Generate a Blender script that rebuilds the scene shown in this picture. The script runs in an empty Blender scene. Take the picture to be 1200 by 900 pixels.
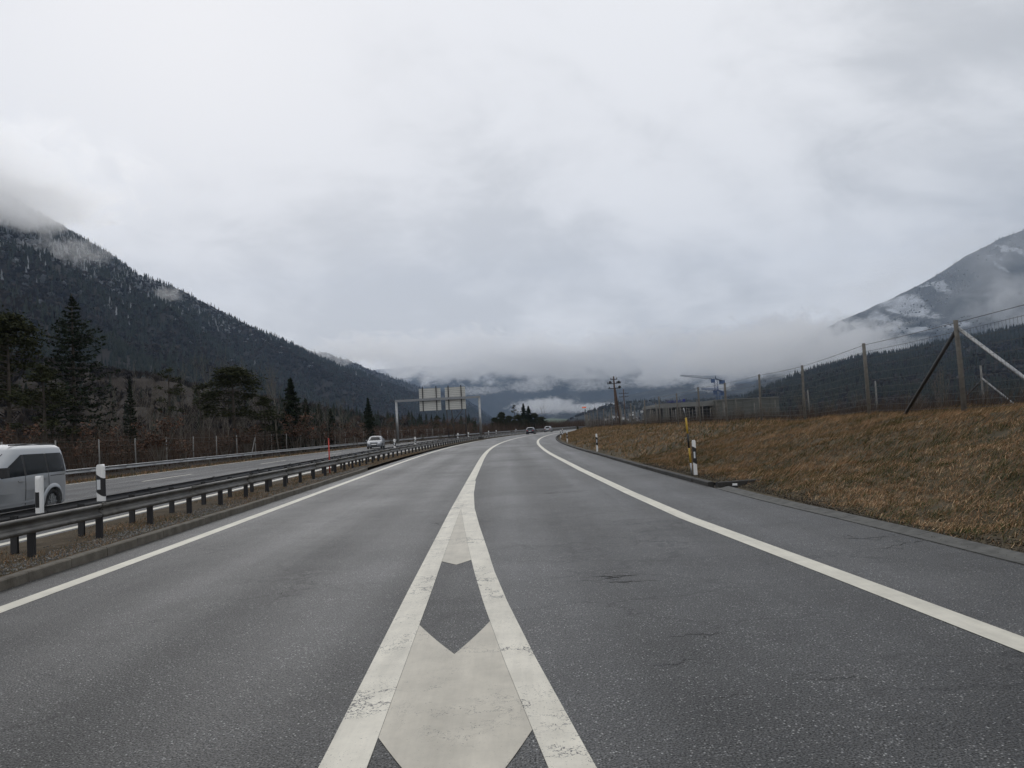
import bpy, bmesh, math, random
import numpy as np
from mathutils import Vector, Matrix, Euler, noise
R = math.radians
random.seed(7); RNG = np.random.default_rng(7)
sc = bpy.context.scene
COL = sc.collection

# ------------------------------------------------------------------ camera
FPX = 933.3                      # focal length in pixels of a 1200 px wide picture
EYE = 1.6
cam_d = bpy.data.cameras.new('camera'); cam = bpy.data.objects.new('camera', cam_d); COL.objects.link(cam)
cam_d.lens = 28.0; cam_d.sensor_width = 36.0; cam_d.clip_start = 0.1; cam_d.clip_end = 60000
CM = Matrix.Rotation(R(90 + 3.12), 4, 'X') @ Matrix.Rotation(R(-3.0), 4, 'Z')
CM = Matrix.Translation((0, 0, EYE)) @ CM
cam.matrix_world = CM
sc.camera = cam

def at(px, py, Y):
    """point at forward distance Y seen at pixel (px,py) of the 1200x900 photograph"""
    d = CM.to_3x3() @ Vector(((px - 600) / FPX, (450 - py) / FPX, -1))
    return Vector((0, 0, EYE)) + d * (Y / d.y)

# ------------------------------------------------------------------ world + sun
world = bpy.data.worlds.new('World'); sc.world = world; world.use_nodes = True
SUN_EL, SUN_AZ = 28.0, -22.0      # degrees; azimuth measured from +Y, negative to the left

class NT:
    """small helper to write node trees tersely"""
    def __init__(s, tree, clear=True):
        s.t = tree
        if clear: tree.nodes.clear()
    def n(s, typ, ins=None, **kw):
        nd = s.t.nodes.new(typ)
        for k, v in kw.items(): setattr(nd, k, v)
        for k, v in (ins or {}).items():
            sock = nd.inputs[k]
            if isinstance(v, bpy.types.NodeSocket): s.t.links.new(v, sock)
            elif isinstance(v, tuple) and len(v) == 3 and sock.type == 'RGBA': sock.default_value = (*v, 1)
            else: sock.default_value = v
        return nd
    def link(s, a, b): s.t.links.new(a, b)
    def math(s, op, a, b=0.0, c=None, clamp=False):
        nd = s.n('ShaderNodeMath', {0: a, 1: b}, operation=op); nd.use_clamp = clamp
        if c is not None:
            if isinstance(c, bpy.types.NodeSocket): s.link(c, nd.inputs[2])
            else: nd.inputs[2].default_value = c
        return nd.outputs[0]
    def vmath(s, op, a, b=None, out=0):
        ins = {0: a}
        if b is not None: ins[1] = b
        return s.n('ShaderNodeVectorMath', ins, operation=op).outputs[out]
    def ramp(s, fac, pts, interp='LINEAR'):
        nd = s.n('ShaderNodeValToRGB', {0: fac}); r = nd.color_ramp; r.interpolation = interp
        while len(r.elements) < len(pts): r.elements.new(0.5)
        for e, (p, c) in zip(r.elements, pts):
            e.position = p; e.color = (c, c, c, 1) if isinstance(c, (int, float)) else (*c, 1)
        return nd.outputs[0]
    def noise(s, vec, scale, detail=4, rough=0.55, dist=0.0, out=0):
        return s.n('ShaderNodeTexNoise', {'Vector': vec, 'Scale': scale, 'Detail': detail, 'Roughness': rough, 'Distortion': dist}).outputs[out]
    def mix(s, fac, a, b, blend='MIX'):
        nd = s.n('ShaderNodeMixRGB', {0: fac, 1: a, 2: b}, blend_type=blend); return nd.outputs[0]
    def mapr(s, v, a, b, c=0.0, d=1.0, smooth=False):
        nd = s.n('ShaderNodeMapRange', {0: v, 1: a, 2: b, 3: c, 4: d})
        if smooth: nd.interpolation_type = 'SMOOTHSTEP'
        return nd.outputs[0]

w = NT(world.node_tree)
sky = w.n('ShaderNodeTexSky', sky_type='NISHITA', sun_disc=False, sun_elevation=R(SUN_EL), sun_rotation=R(SUN_AZ))
bg_sky = w.n('ShaderNodeBackground', {0: sky.outputs[0], 1: 0.07})
co = w.n('ShaderNodeTexCoord').outputs['Generated']
sep = w.n('ShaderNodeSeparateXYZ', {0: co})
zc = w.math('MAXIMUM', sep.outputs[2], 0.0)
den = w.math('ADD', zc, 0.40)
pl = w.n('ShaderNodeCombineXYZ', {0: w.math('DIVIDE', sep.outputs[0], den), 1: w.math('DIVIDE', sep.outputs[1], den), 2: w.math('MULTIPLY', zc, 0.8)}).outputs[0]
warp = w.vmath('SCALE', w.noise(pl, 0.9, 3, 0.5, out=1)); warp.node.inputs[3].default_value = 0.55
pl2 = w.vmath('ADD', pl, warp)
n1 = w.noise(pl2, 1.25, 5, 0.50, 0.3)
n2 = w.noise(w.vmath('ADD', pl2, (7.3, 2.1, 0)), 6.0, 6, 0.58, 0.2)
cl = w.math('ADD', w.math('MULTIPLY', n1, 0.7), w.math('MULTIPLY', n2, 0.3))
cl = w.mapr(cl, 0.39, 0.61, smooth=True)
elev = w.mapr(zc, 0.0, 0.55)                      # overcast sky: brighter towards the zenith
base = w.mix(elev, (0.69, 0.70, 0.715), (0.97, 0.97, 0.975))
sund = w.n('ShaderNodeVectorMath', {0: co, 1: (math.sin(R(SUN_AZ)) * math.cos(R(SUN_EL)), math.cos(R(SUN_AZ)) * math.cos(R(SUN_EL)), math.sin(R(SUN_EL)))}, operation='DOT_PRODUCT').outputs[1]
glow = w.mapr(sund, 0.45, 1.0)       # the veiled sun brightens the cloud round it
cloudc = w.mix(cl, w.mix(1.0, base, (0.66, 0.67, 0.68), 'MULTIPLY'), w.mix(1.0, base, (1.12, 1.12, 1.12), 'MULTIPLY'))
cloudc = w.mix(w.math('MULTIPLY', glow, w.mapr(cl, 0, 1, 0.55, 0.95)), cloudc, (0.98, 0.98, 1.0))
bg_cl = w.n('ShaderNodeBackground', {0: cloudc, 1: 1.0})
mx = w.n('ShaderNodeMixShader', {0: 0.94, 1: bg_sky.outputs[0], 2: bg_cl.outputs[0]})
w.n('ShaderNodeOutputWorld', {0: mx.outputs[0]})

sun_d = bpy.data.lights.new('sun', 'SUN'); sun = bpy.data.objects.new('sun', sun_d); COL.objects.link(sun)
sun_d.energy = 0.5; sun_d.angle = R(45); sun_d.color = (1.0, 0.97, 0.93)
sd = Vector((math.sin(R(SUN_AZ)) * math.cos(R(SUN_EL)), math.cos(R(SUN_AZ)) * math.cos(R(SUN_EL)), math.sin(R(SUN_EL))))
sun.rotation_euler = sd.to_track_quat('Z', 'Y').to_euler()

sc.render.engine = 'CYCLES'
sc.view_settings.view_transform = 'Standard'; sc.view_settings.look = 'None'
sc.view_settings.exposure = 0.0; sc.view_settings.gamma = 1.0
cy = sc.cycles
cy.use_denoising = True
cy.max_bounces = 12; cy.diffuse_bounces = 3; cy.glossy_bounces = 3; cy.transparent_max_bounces = 16; cy.volume_bounces = 12
cy.volume_step_rate = 2.0; cy.volume_max_steps = 48
cy.sample_clamp_indirect = 4.0

# ------------------------------------------------------------------ materials
MATS = {}
def mat(name, col, rough=0.7, var=0.0, scale=5.0, metal=0.0, bump=0.0, bscale=None, spec=0.5, col2=None, coat=0.0, coords='Object', detail=5):
    if name in MATS: return MATS[name]
    m = bpy.data.materials.new(name); m.use_nodes = True; t = NT(m.node_tree)
    c = t.n('ShaderNodeTexCoord').outputs[coords] if coords != 'Position' else t.n('ShaderNodeNewGeometry').outputs['Position']
    nz = t.noise(c, scale, detail)
    c2 = col2 if col2 else tuple(min(1, x * (1 + var)) for x in col)
    c1 = col if col2 else tuple(x * (1 - var) for x in col)
    colr = t.ramp(nz, [(0.3, c1), (0.7, c2)])
    b = t.n('ShaderNodeBsdfPrincipled', {'Base Color': colr, 'Roughness': rough, 'Metallic': metal, 'Specular IOR Level': spec, 'Coat Weight': coat})
    if bump:
        bn = t.noise(c, bscale or scale * 4, 5)
        b_ = t.n('ShaderNodeBump', {'Height': bn, 'Strength': min(1, bump), 'Distance': 0.02 * bump}); t.link(b_.outputs[0], b.inputs['Normal'])
    t.n('ShaderNodeOutputMaterial', {0: b.outputs[0]})
    MATS[name] = m; return m

def new_mat(name):
    m = bpy.data.materials.new(name); m.use_nodes = True; MATS[name] = m
    return m, NT(m.node_tree)

def asphalt(name, base=0.036, tint=(1.0, 1.0, 0.975), crack=True, r0=0.40):
    m, t = new_mat(name)
    p = t.n('ShaderNodeNewGeometry').outputs['Position']
    big = t.noise(p, 0.12, 4, 0.6)
    lanep = t.vmath('MULTIPLY', p, (1.0, 0.035, 1.0))
    streak = t.noise(lanep, 0.9, 4, 0.6)
    mid = t.noise(p, 2.2, 4, 0.65)
    vor = t.n('ShaderNodeTexVoronoi', {'Vector': p, 'Scale': 70.0, 'Randomness': 1.0})
    stone = t.n('ShaderNodeSeparateColor', {0: vor.outputs['Color']})
    bright = t.mapr(stone.outputs[0], 0.80, 1.0, 0.0, 1.0)
    dark = t.mapr(stone.outputs[1], 0.62, 0.95, 1.0, 0.45)
    core = t.mapr(vor.outputs['Distance'], 0.0, 0.52, 1.0, 0.0)
    spk = t.math('MULTIPLY', bright, core)
    f = t.math('ADD', t.math('MULTIPLY', big, 0.45), t.math('ADD', t.math('MULTIPLY', streak, 0.5), t.math('MULTIPLY', mid, 0.25)))
    val = t.mapr(f, 0.35, 0.85, base * 0.65, base * 1.25)
    grain = t.math('MULTIPLY', t.mapr(t.noise(p, 85, 2, 0.7), 0.36, 0.66, 0.25, 2.3), t.mapr(t.noise(p, .42, 5, .7), .38, .62, .55, 1.3))
    val = t.math('MULTIPLY', t.math('MULTIPLY', val, dark), grain)
    val = t.math('ADD', val, t.math('MULTIPLY', t.math('MULTIPLY', spk, t.mapr(mid, .3, .7, .4, 1.6)), 0.62))
    if crack:
        cp = t.vmath('ADD', t.vmath('MULTIPLY', p, (0.55, 1.0, 1.0)), t.vmath('SCALE', t.noise(p, 1.3, 5, 0.7, out=1)))
        t.t.nodes[-1]  # keep
        cv = t.n('ShaderNodeTexVoronoi', {'Vector': cp, 'Scale': 0.9}, feature='DISTANCE_TO_EDGE')
        line = t.mapr(cv.outputs['Distance'], 0.004, 0.028, 1.0, 0.0)
        msk = t.mapr(t.noise(t.vmath('ADD', p, (3.7, 1.2, 0)), 0.28, 2), 0.47, 0.56, smooth=True)
        ck = t.math('MULTIPLY', line, msk)
        val = t.math('MULTIPLY', val, t.mapr(ck, 0, 1, 1.0, 0.12))
    px_ = t.n('ShaderNodeSeparateXYZ', {0: p})
    trk = t.math('SINE', t.math('MULTIPLY', t.math('ADD', px_.outputs[0], t.math('ADD', t.math('MULTIPLY', px_.outputs[1], 0.0215), t.math('MULTIPLY', streak, 0.5))), 3.49))
    trk = t.math('MULTIPLY', trk, t.mapr(px_.outputs[1], 30, 70, 1.0, 0.0))      # worn wheel tracks
    val = t.math('MULTIPLY', val, t.math('ADD', 1.0, t.math('MULTIPLY', trk, 0.13)))
    col = t.vmath('MULTIPLY', t.n('ShaderNodeCombineXYZ', {0: val, 1: val, 2: val}).outputs[0], tint)
    rough = t.math('SUBTRACT', t.mapr(t.math('ADD', t.math('MULTIPLY', big, 0.5), t.math('MULTIPLY', streak, 0.5)), 0.38, 0.62, r0, r0 + .16), t.math('MULTIPLY', trk, 0.03))
    b = t.n('ShaderNodeBsdfPrincipled', {'Base Color': col, 'Roughness': rough, 'Specular IOR Level': t.math('MULTIPLY', t.mapr(t.noise(p, 85, 2, 0.7), 0.36, 0.64, 0.08, 0.75), 1.0)})
    bn = t.math('ADD', t.math('MULTIPLY', core, 0.6), t.noise(p, 60, 3))
    b_ = t.n('ShaderNodeBump', {'Height': bn, 'Strength': 0.8, 'Distance': 0.008}); t.link(b_.outputs[0], b.inputs['Normal'])
    t.n('ShaderNodeOutputMaterial', {0: b.outputs[0]})
    return m
ASPH = asphalt('asphalt_wet')
ASPH2 = asphalt('asphalt_far', 0.05, (0.98, 1.0, 1.04), False, 0.56)

def paint(name, col, wear=0.5):
    m, t = new_mat(name)
    p = t.n('ShaderNodeNewGeometry').outputs['Position']
    g = t.noise(p, 75, 3, 0.7)
    big = t.noise(p, 1.6, 4, 0.6)
    thr = t.mapr(big, 0.3, 0.75, 0.27 + .03 * wear, 0.31 + 0.13 * wear)
    hole = t.math('LESS_THAN', g, thr)
    cp = t.vmath('ADD', p, t.vmath('SCALE', t.noise(p, 5, 4, 0.7, out=1)))
    cv = t.n('ShaderNodeTexVoronoi', {'Vector': cp, 'Scale': 1.6}, feature='DISTANCE_TO_EDGE')
    line = t.math('LESS_THAN', cv.outputs['Distance'], t.mapr(t.noise(p, 0.8, 3), 0.46, 0.70, 0.0, 0.04 * wear))
    k = t.math('MAXIMUM', t.math('MULTIPLY', hole, 0.75), line, clamp=True)
    dirt = t.math('MULTIPLY', t.mapr(t.noise(p, 3.0, 6, 0.7), 0.3, 0.75, 1.05, 0.78), t.mapr(t.noise(t.vmath('MULTIPLY', p, (3.0, .25, 1)), 1.5, 5, .7), .35, .65, 1.04, .86))
    c = t.mix(k, t.vmath('SCALE', t.n('ShaderNodeRGB').outputs[0]), (0.10, 0.10, 0.10))
    t.t.nodes  # noqa
    for nd in t.t.nodes:
        if nd.type == 'RGB': nd.outputs[0].default_value = (*col, 1)
        if nd.type == 'VECT_MATH' and nd.operation == 'SCALE' and nd.inputs[0].is_linked and nd.inputs[0].links[0].from_node.type == 'RGB': t.link(dirt, nd.inputs[3])
    b = t.n('ShaderNodeBsdfPrincipled', {'Base Color': c, 'Roughness': 0.55, 'Specular IOR Level': 0.4})
    b_ = t.n('ShaderNodeBump', {'Height': g, 'Strength': 0.3, 'Distance': 0.004}); t.link(b_.outputs[0], b.inputs['Normal'])
    t.n('ShaderNodeOutputMaterial', {0: b.outputs[0]})
    return m
PAINT = paint('road_paint', (0.72, 0.685, 0.58), 0.0)
PAINT_FILL = paint('road_paint_worn', (0.56, 0.52, 0.435), 0.25)
PAINT_GORE = paint('road_paint_gore', (0.72, 0.68, 0.58), 0.85)

def patch_mat(name, stops, big=0.35, fine=9.0, rough=0.95, attr=None, bump=0.6, hv=0.35):
    """patchy ground / blade colour, driven by world position; attr adds a per-blade tint"""
    m, t = new_mat(name)
    p = t.n('ShaderNodeNewGeometry').outputs['Position']
    a = t.noise(p, big, 5, 0.62, 0.4); b2 = t.noise(p, fine, 4, 0.6)
    f = t.math('ADD', t.math('MULTIPLY', a, 1 - hv), t.math('MULTIPLY', b2, hv))
    if attr:
        at_ = t.n('ShaderNodeAttribute', attribute_name=attr).outputs['Fac']
        f = t.math('ADD', t.math('MULTIPLY', f, 0.66), t.math('MULTIPLY', at_, 0.34))
    c = t.ramp(f, stops)
    b = t.n('ShaderNodeBsdfPrincipled', {'Base Color': c, 'Roughness': rough, 'Specular IOR Level': 0.15})
    if bump:
        b_ = t.n('ShaderNodeBump', {'Height': b2, 'Strength': bump, 'Distance': 0.06}); t.link(b_.outputs[0], b.inputs['Normal'])
    t.n('ShaderNodeOutputMaterial', {0: b.outputs[0]})
    return m
BANK = patch_mat('bank_soil', [(0.30, (0.030, 0.028, 0.016)), (0.45, (0.075, 0.062, 0.040)), (0.58, (0.10, 0.078, 0.05)), (0.75, (0.15, 0.12, 0.08))])
BLADE = patch_mat('dry_grass', [(0.38, (0.036, 0.052, 0.018)), (0.45, (0.125, 0.130, 0.050)), (0.485, (0.25, 0.160, 0.088)), (0.545, (0.43, 0.250, 0.140)), (0.63, (0.64, 0.47, 0.29))], big=0.55, fine=3.2, hv=.45, attr='tint', bump=0)
VERGE = patch_mat('verge_grass', [(0.3, (0.05, 0.045, 0.022)), (0.5, (0.11, 0.08, 0.045)), (0.7, (0.15, 0.115, 0.07))], 0.8)
MEDIAN = patch_mat('median_soil', [(0.30, (0.04, 0.033, 0.022)), (0.5, (0.085, 0.065, 0.042)), (0.7, (0.14, 0.115, 0.085))], 1.3, 14)
FOREST_FLOOR = patch_mat('forest_floor', [(0.3, (0.02, 0.017, 0.014)), (0.55, (0.036, 0.027, 0.021)), (0.75, (0.062, 0.046, 0.035))], 0.02, 0.3)
CONC = mat('concrete', (0.085, 0.084, 0.077), 0.85, 0.35, 6, bump=0.5, bscale=40, coords='Position')
CONC_D = mat('concrete_mossy', (0.075, 0.065, 0.05), 0.9, 0.3, 5, bump=0.6, bscale=30, coords='Position', col2=(0.15, 0.135, 0.11))
GALV = mat('galvanised_steel', (0.34, 0.345, 0.35), 0.42, 0.16, 3, metal=0.75, coords='Position')
GALV_D = mat('galvanised_weathered', (0.115, 0.11, 0.10), 0.5, 0.35, 4, metal=0.5, coords='Position')
STEEL_D = mat('dark_steel', (0.03, 0.03, 0.032), 0.55, 0.2, 4)
POST_D = mat('dark_post', (0.016, 0.016, 0.018), 0.65, 0.2, 4)
WHITE = mat('white_plastic', (0.78, 0.78, 0.77), 0.4, 0.05, 6)
BLACK = mat('black_plastic', (0.012, 0.012, 0.013), 0.45, 0.1, 6)
REFL = mat('white_reflector', (0.62, 0.64, 0.66), 0.25, 0.06, 30)
RED = mat('red_pole', (0.45, 0.045, 0.03), 0.5, 0.1, 4)
YEL = mat('yellow_pole', (0.46, 0.29, 0.03), 0.5, 0.15, 6)
ORANGE = mat('orange_marker', (0.75, 0.16, 0.05), 0.5, 0.08, 4)
WOOD = mat('pole_wood', (0.085, 0.055, 0.042), 0.85, 0.3, 6, bump=0.4)
FPOST = mat('fence_post_concrete', (0.135, 0.125, 0.11), 0.85, 0.25, 8, bump=0.4, coords='Object')
FPOST_F = mat('fence_post_grey', (0.20, 0.195, 0.185), 0.7, 0.2, 4)
WIRE = mat('fence_wire', (0.045, 0.045, 0.045), 0.5, 0.1, 4, metal=0.3)
BARK = mat('bark', (0.035, 0.028, 0.022), 0.95, 0.3, 3, bump=0.6, col2=(0.075, 0.062, 0.05))
BARK_P = mat('bark_pale', (0.13, 0.115, 0.095), 0.9, 0.3, 3, bump=0.4)
NEEDLE = patch_mat('spruce_needles', [(0.3, (0.009, 0.012, 0.008)), (0.55, (0.018, 0.026, 0.014)), (0.8, (0.035, 0.048, 0.024))], 0.4, 2.0, attr='tint', bump=0, rough=0.85)
NEEDLE_P = patch_mat('pine_needles', [(0.3, (0.018, 0.021, 0.010)), (0.55, (0.040, 0.044, 0.020)), (0.8, (0.075, 0.076, 0.036))], 0.4, 2.0, attr='tint', bump=0, rough=0.85)
LEAF = patch_mat('withered_leaves', [(0.3, (0.045, 0.028, 0.020)), (0.55, (0.105, 0.060, 0.042)), (0.8, (0.24, 0.14, 0.095))], 0.6, 3.0, attr='tint', bump=0)
TWIG = patch_mat('twigs', [(0.3, (0.035, 0.026, 0.020)), (0.55, (0.085, 0.06, 0.045)), (0.8, (0.15, 0.115, 0.085))], 0.5, 2.0, attr='tint', bump=0)
GLASS = mat('dark_glass', (0.008, 0.010, 0.011), 0.12, 0.1, 2, spec=0.10)
RUBBER = mat('rubber', (0.015, 0.015, 0.016), 0.8, 0.1, 6)
ALLOY = mat('wheel_alloy', (0.30, 0.31, 0.32), 0.35, 0.08, 6, metal=0.7)
SILVER = mat('silver_car_paint', (0.37, 0.385, 0.40), 0.34, 0.03, 2, metal=0.35, coat=0.35)
SILVER2 = mat('light_silver_car_paint', (0.26, 0.275, 0.295), 0.35, 0.03, 2, metal=0.2, coat=0.2)
DARKCAR = mat('dark_blue_car_paint', (0.03, 0.035, 0.05), 0.3, 0.05, 2, metal=0.3, coat=0.6)
LAMP_C = mat('lamp_lens', (0.75, 0.76, 0.78), 0.1, 0.03, 10)
LAMP_R = mat('tail_lens', (0.30, 0.012, 0.010), 0.15, 0.03, 10)
TRIM = mat('dark_trim', (0.018, 0.018, 0.019), 0.6, 0.1, 6)
CRANE = mat('crane_blue', (0.05, 0.10, 0.22), 0.5, 0.15, 1)
CRANE_W = mat('crane_grey', (0.13, 0.17, 0.24), 0.5, 0.1, 1)
SIGNM = mat('sign_back_aluminium', (0.60, 0.60, 0.57), 0.5, 0.06, 3)
SIGNR = mat('sign_back_rib', (0.30, 0.30, 0.29), 0.5, 0.06, 3)
FACADE = mat('hall_facade', (0.095, 0.10, 0.09), 0.8, 0.12, 0.4)
FASCIA = mat('hall_fascia', (0.19, 0.195, 0.185), 0.7, 0.08, 0.6)
BLUE = mat('blue_lettering', (0.02, 0.03, 0.22), 0.5, 0.05, 1)
HOUSE_W = mat('house_render', (0.66, 0.65, 0.62), 0.85, 0.12, 0.2)
ROOFM = mat('house_roof', (0.10, 0.085, 0.08), 0.85, 0.25, 0.6)

# ------------------------------------------------------------------ mesh + object helpers
def tag(o, label=None, cat=None, group=None, kind=None):
    if label: o['label'] = label
    if cat: o['category'] = cat
    if group: o['group'] = group
    if kind: o['kind'] = kind
    return o
def link_obj(name, data, parent=None, loc=None, rotz=None):
    o = bpy.data.objects.new(name, data); COL.objects.link(o)
    if loc is not None: o.location = loc
    if rotz is not None: o.rotation_euler = (0, 0, rotz)
    if parent: o.parent = parent
    return o
def empty(name, loc=(0, 0, 0), rotz=0, **kw):
    o = link_obj(name, None, None, loc, rotz); o.empty_display_size = 0.2
    return tag(o, kw.get('label'), kw.get('cat'), kw.get('group'), kw.get('kind'))
def copy_tree(o, parent=None):
    c = o.copy(); COL.objects.link(c)
    if parent: c.parent = parent
    for ch in list(o.children): copy_tree(ch, c)
    return c
def retag(o, label, group=None):
    o['label'] = label
    if group: o['group'] = group
    return o

class MB:
    def __init__(s): s.v = []; s.f = []; s.m = []; s.sm = []
    def add(s, vs, fs, mi=0, smooth=False):
        b = len(s.v); s.v += [tuple(v) for v in vs]
        for f in fs: s.f.append(tuple(b + i for i in f)); s.m.append(mi); s.sm.append(smooth)
        return s
    def box(s, c, d, rot=None, mi=0):
        cx, cy, cz = c; hx, hy, hz = d[0] / 2, d[1] / 2, d[2] / 2
        vs = [Vector((x, y, z)) for x in (-hx, hx) for y in (-hy, hy) for z in (-hz, hz)]
        if rot is not None: M = Euler(rot).to_matrix(); vs = [M @ v for v in vs]
        vs = [v + Vector(c) for v in vs]
        return s.add(vs, [(0, 1, 3, 2), (4, 6, 7, 5), (0, 4, 5, 1), (2, 3, 7, 6), (0, 2, 6, 4), (1, 5, 7, 3)], mi)
    def tube(s, pts, rad, n=6, mi=0, caps=True, smooth=True):
        pts = [Vector(p) for p in pts]
        if not hasattr(rad, '__len__'): rad = [rad] * len(pts)
        vs = []; fs = []
        for i, p in enumerate(pts):
            a = pts[max(0, i - 1)]; b = pts[min(len(pts) - 1, i + 1)]
            d = (b - a).normalized()
            up = Vector((0, 0, 1)) if abs(d.z) < 0.9 else Vector((1, 0, 0))
            x = d.cross(up).normalized(); y = x.cross(d).normalized()
            for k in range(n):
                t = 2 * math.pi * k / n
                vs.append(p + (x * math.cos(t) + y * math.sin(t)) * rad[i])
        for i in range(len(pts) - 1):
            for k in range(n):
                k2 = (k + 1) % n
                fs.append((i * n + k, (i + 1) * n + k, (i + 1) * n + k2, i * n + k2))
        s.add(vs, fs, mi, smooth)
        if caps:
            b = len(s.v) - len(vs)
            s.f.append(tuple(b + k for k in range(n))); s.m.append(mi); s.sm.append(False)
            e = b + (len(pts) - 1) * n
            s.f.append(tuple(e + k for k in reversed(range(n)))); s.m.append(mi); s.sm.append(False)
        return s
    def prism(s, poly, z0, z1, mi=0, axis='z'):
        n = len(poly)
        def P(a, b, h): return {'z': (a, b, h), 'x': (h, a, b), 'y': (a, h, b)}[axis]
        vs = [P(a, b, z0) for a, b in poly] + [P(a, b, z1) for a, b in poly]
        fs = [tuple(range(n))[::-1], tuple(range(n, 2 * n))] + [(i, (i + 1) % n, n + (i + 1) % n, n + i) for i in range(n)]
        return s.add(vs, fs, mi)
    def mesh(s, name, mats):
        me = bpy.data.meshes.new(name); me.from_pydata(s.v, [], s.f)
        for m in (mats if isinstance(mats, (list, tuple)) else [mats]): me.materials.append(m)
        me.polygons.foreach_set('material_index', s.m); me.polygons.foreach_set('use_smooth', s.sm)
        me.update(); return me
    def build(s, name, mats, parent=None, loc=None, fix=True):
        me = s.mesh(name, mats)
        if fix:
            bm = bmesh.new(); bm.from_mesh(me); bmesh.ops.recalc_face_normals(bm, faces=bm.faces); bm.to_mesh(me); bm.free()
        return link_obj(name, me, parent, loc)

def np_mesh(name, V, F, mi=None, tint=None, mats=(), smooth=False):
    """V (n,3) float, F (m,3) int triangles"""
    me = bpy.data.meshes.new(name)
    me.vertices.add(len(V)); me.vertices.foreach_set('co', np.ascontiguousarray(V, dtype=np.float32).ravel())
    m = len(F); k = F.shape[1]
    me.loops.add(m * k); me.loops.foreach_set('vertex_index', np.ascontiguousarray(F, dtype=np.int32).ravel())
    me.polygons.add(m); me.polygons.foreach_set('loop_start', np.arange(0, m * k, k, dtype=np.int32)); me.polygons.foreach_set('loop_total', np.full(m, k, dtype=np.int32))
    for x in mats: me.materials.append(x)
    if mi is not None: me.polygons.foreach_set('material_index', np.ascontiguousarray(mi, dtype=np.int32))
    if smooth: me.polygons.foreach_set('use_smooth', np.ones(m, dtype=bool))
    if tint is not None:
        a = me.attributes.new('tint', 'FLOAT', 'POINT'); a.data.foreach_set('value', np.ascontiguousarray(tint, dtype=np.float32))
    me.update(calc_edges=True); return me

def scatter(templates, which, pos, scl, rot, mi_t=None, tint=None):
    """templates: list of (V,F,M). returns arrays V,F,M,T of all copies"""
    Vs, Fs, Ms, Ts = [], [], [], []; base = 0
    for ti, (V, F, M) in enumerate(templates):
        idx = np.where(which == ti)[0]
        if len(idx) == 0: continue
        c, s_ = np.cos(rot[idx]), np.sin(rot[idx]); sc_ = scl[idx]
        x = (V[None, :, 0] * c[:, None] - V[None, :, 1] * s_[:, None]) * sc_[:, 0:1]
        y = (V[None, :, 0] * s_[:, None] + V[None, :, 1] * c[:, None]) * sc_[:, 0:1]
        z = V[None, :, 2] * sc_[:, 1:2]
        P = np.stack([x, y, z * np.ones_like(x)], 2) + pos[idx][:, None, :]
        n, k = P.shape[:2]
        Vs.append(P.reshape(-1, 3)); Fs.append((F[None] + (np.arange(n) * k)[:, None, None] + base).reshape(-1, 3))
        mm = np.tile(M, n) if mi_t is None else np.repeat(mi_t[idx], len(F)) + np.tile(M, n)
        Ms.append(mm); Ts.append(np.repeat(tint[idx], k) if tint is not None else np.zeros(n * k)); base += n * k
    return np.concatenate(Vs), np.concatenate(Fs), np.concatenate(Ms), np.concatenate(Ts)

# ------------------------------------------------------------------ the road's line
def fx(Y):
    if Y > 380: return fx(380) + (Y - 380) * 0.40 if Y < 900 else fx(380) + 520 * 0.40
    return -0.0215 * Y + (6.4e-4 * (Y - 40) ** 2 if Y > 40 else 0.0)
def P(r, Y, z=0.0): return Vector((r + fx(Y), Y, z))
def yrange(y0, y1, near=1.0):
    out = [y0]
    while out[-1] < y1: out.append(out[-1] + max(near, abs(out[-1]) * 0.03))
    out[-1] = y1; return out
def strip(name, r0, r1, y0, y1, z, m, parent=None, kind=None, step=1.0, z1=None):
    g0 = r0 if callable(r0) else (lambda y: r0); g1 = r1 if callable(r1) else (lambda y: r1)
    mb = MB(); ys = yrange(y0, y1, step)
    vs = []
    for y in ys: vs += [P(g0(y), y, z), P(g1(y), y, z if z1 is None else z1)]
    mb.add(vs, [(2 * i, 2 * i + 1, 2 * i + 3, 2 * i + 2) for i in range(len(ys) - 1)], 0, False)
    o = mb.build(name, m, parent, fix=False)
    if kind: o['kind'] = kind
    return o
def smooth01(t): t = max(0, min(1, t)); return t * t * (3 - 2 * t)

# bank top line (also the right-hand fence line)
FENCE_X = [(-30, 11.0), (8, 11.4), (21, 12.0), (28, 12.4), (34, 12.6), (41.6, 12.9), (55, 12.7), (73, 12.5), (92, 12.0), (110, 11.6), (130, 12.0), (150, 13.4), (175, 17.0), (210, 26.0), (260, 41.0)]
def fence_x(Y):
    return float(np.interp(Y, [a for a, _ in FENCE_X], [b for _, b in FENCE_X]))
def bank_h(Y): return float(np.interp(Y, [0, 20, 40, 90, 130, 200], [1.45, 1.36, 1.2, 1.02, 0.75, 0.6]))
def rR(y): return float(np.interp(y, [3, 5.3, 7.6, 13, 18, 28, 40, 60, 100], [3.5, 3.38, 3.27, 2.98, 2.90, 2.86, 2.92, 3.0, 2.95]))   # right edge line
def rL(y): return float(np.interp(y, [8, 13, 27, 55, 80, 110], [-5.21, -5.21, -5.31, -5.38, -5.55, -5.8]))                                # left edge line
def rE(y): return float(np.interp(y, [8, 11, 15, 25, 40], [5.05, 5.0, 4.82, 4.80, 4.95]))                                                # right edge of the asphalt
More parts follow.
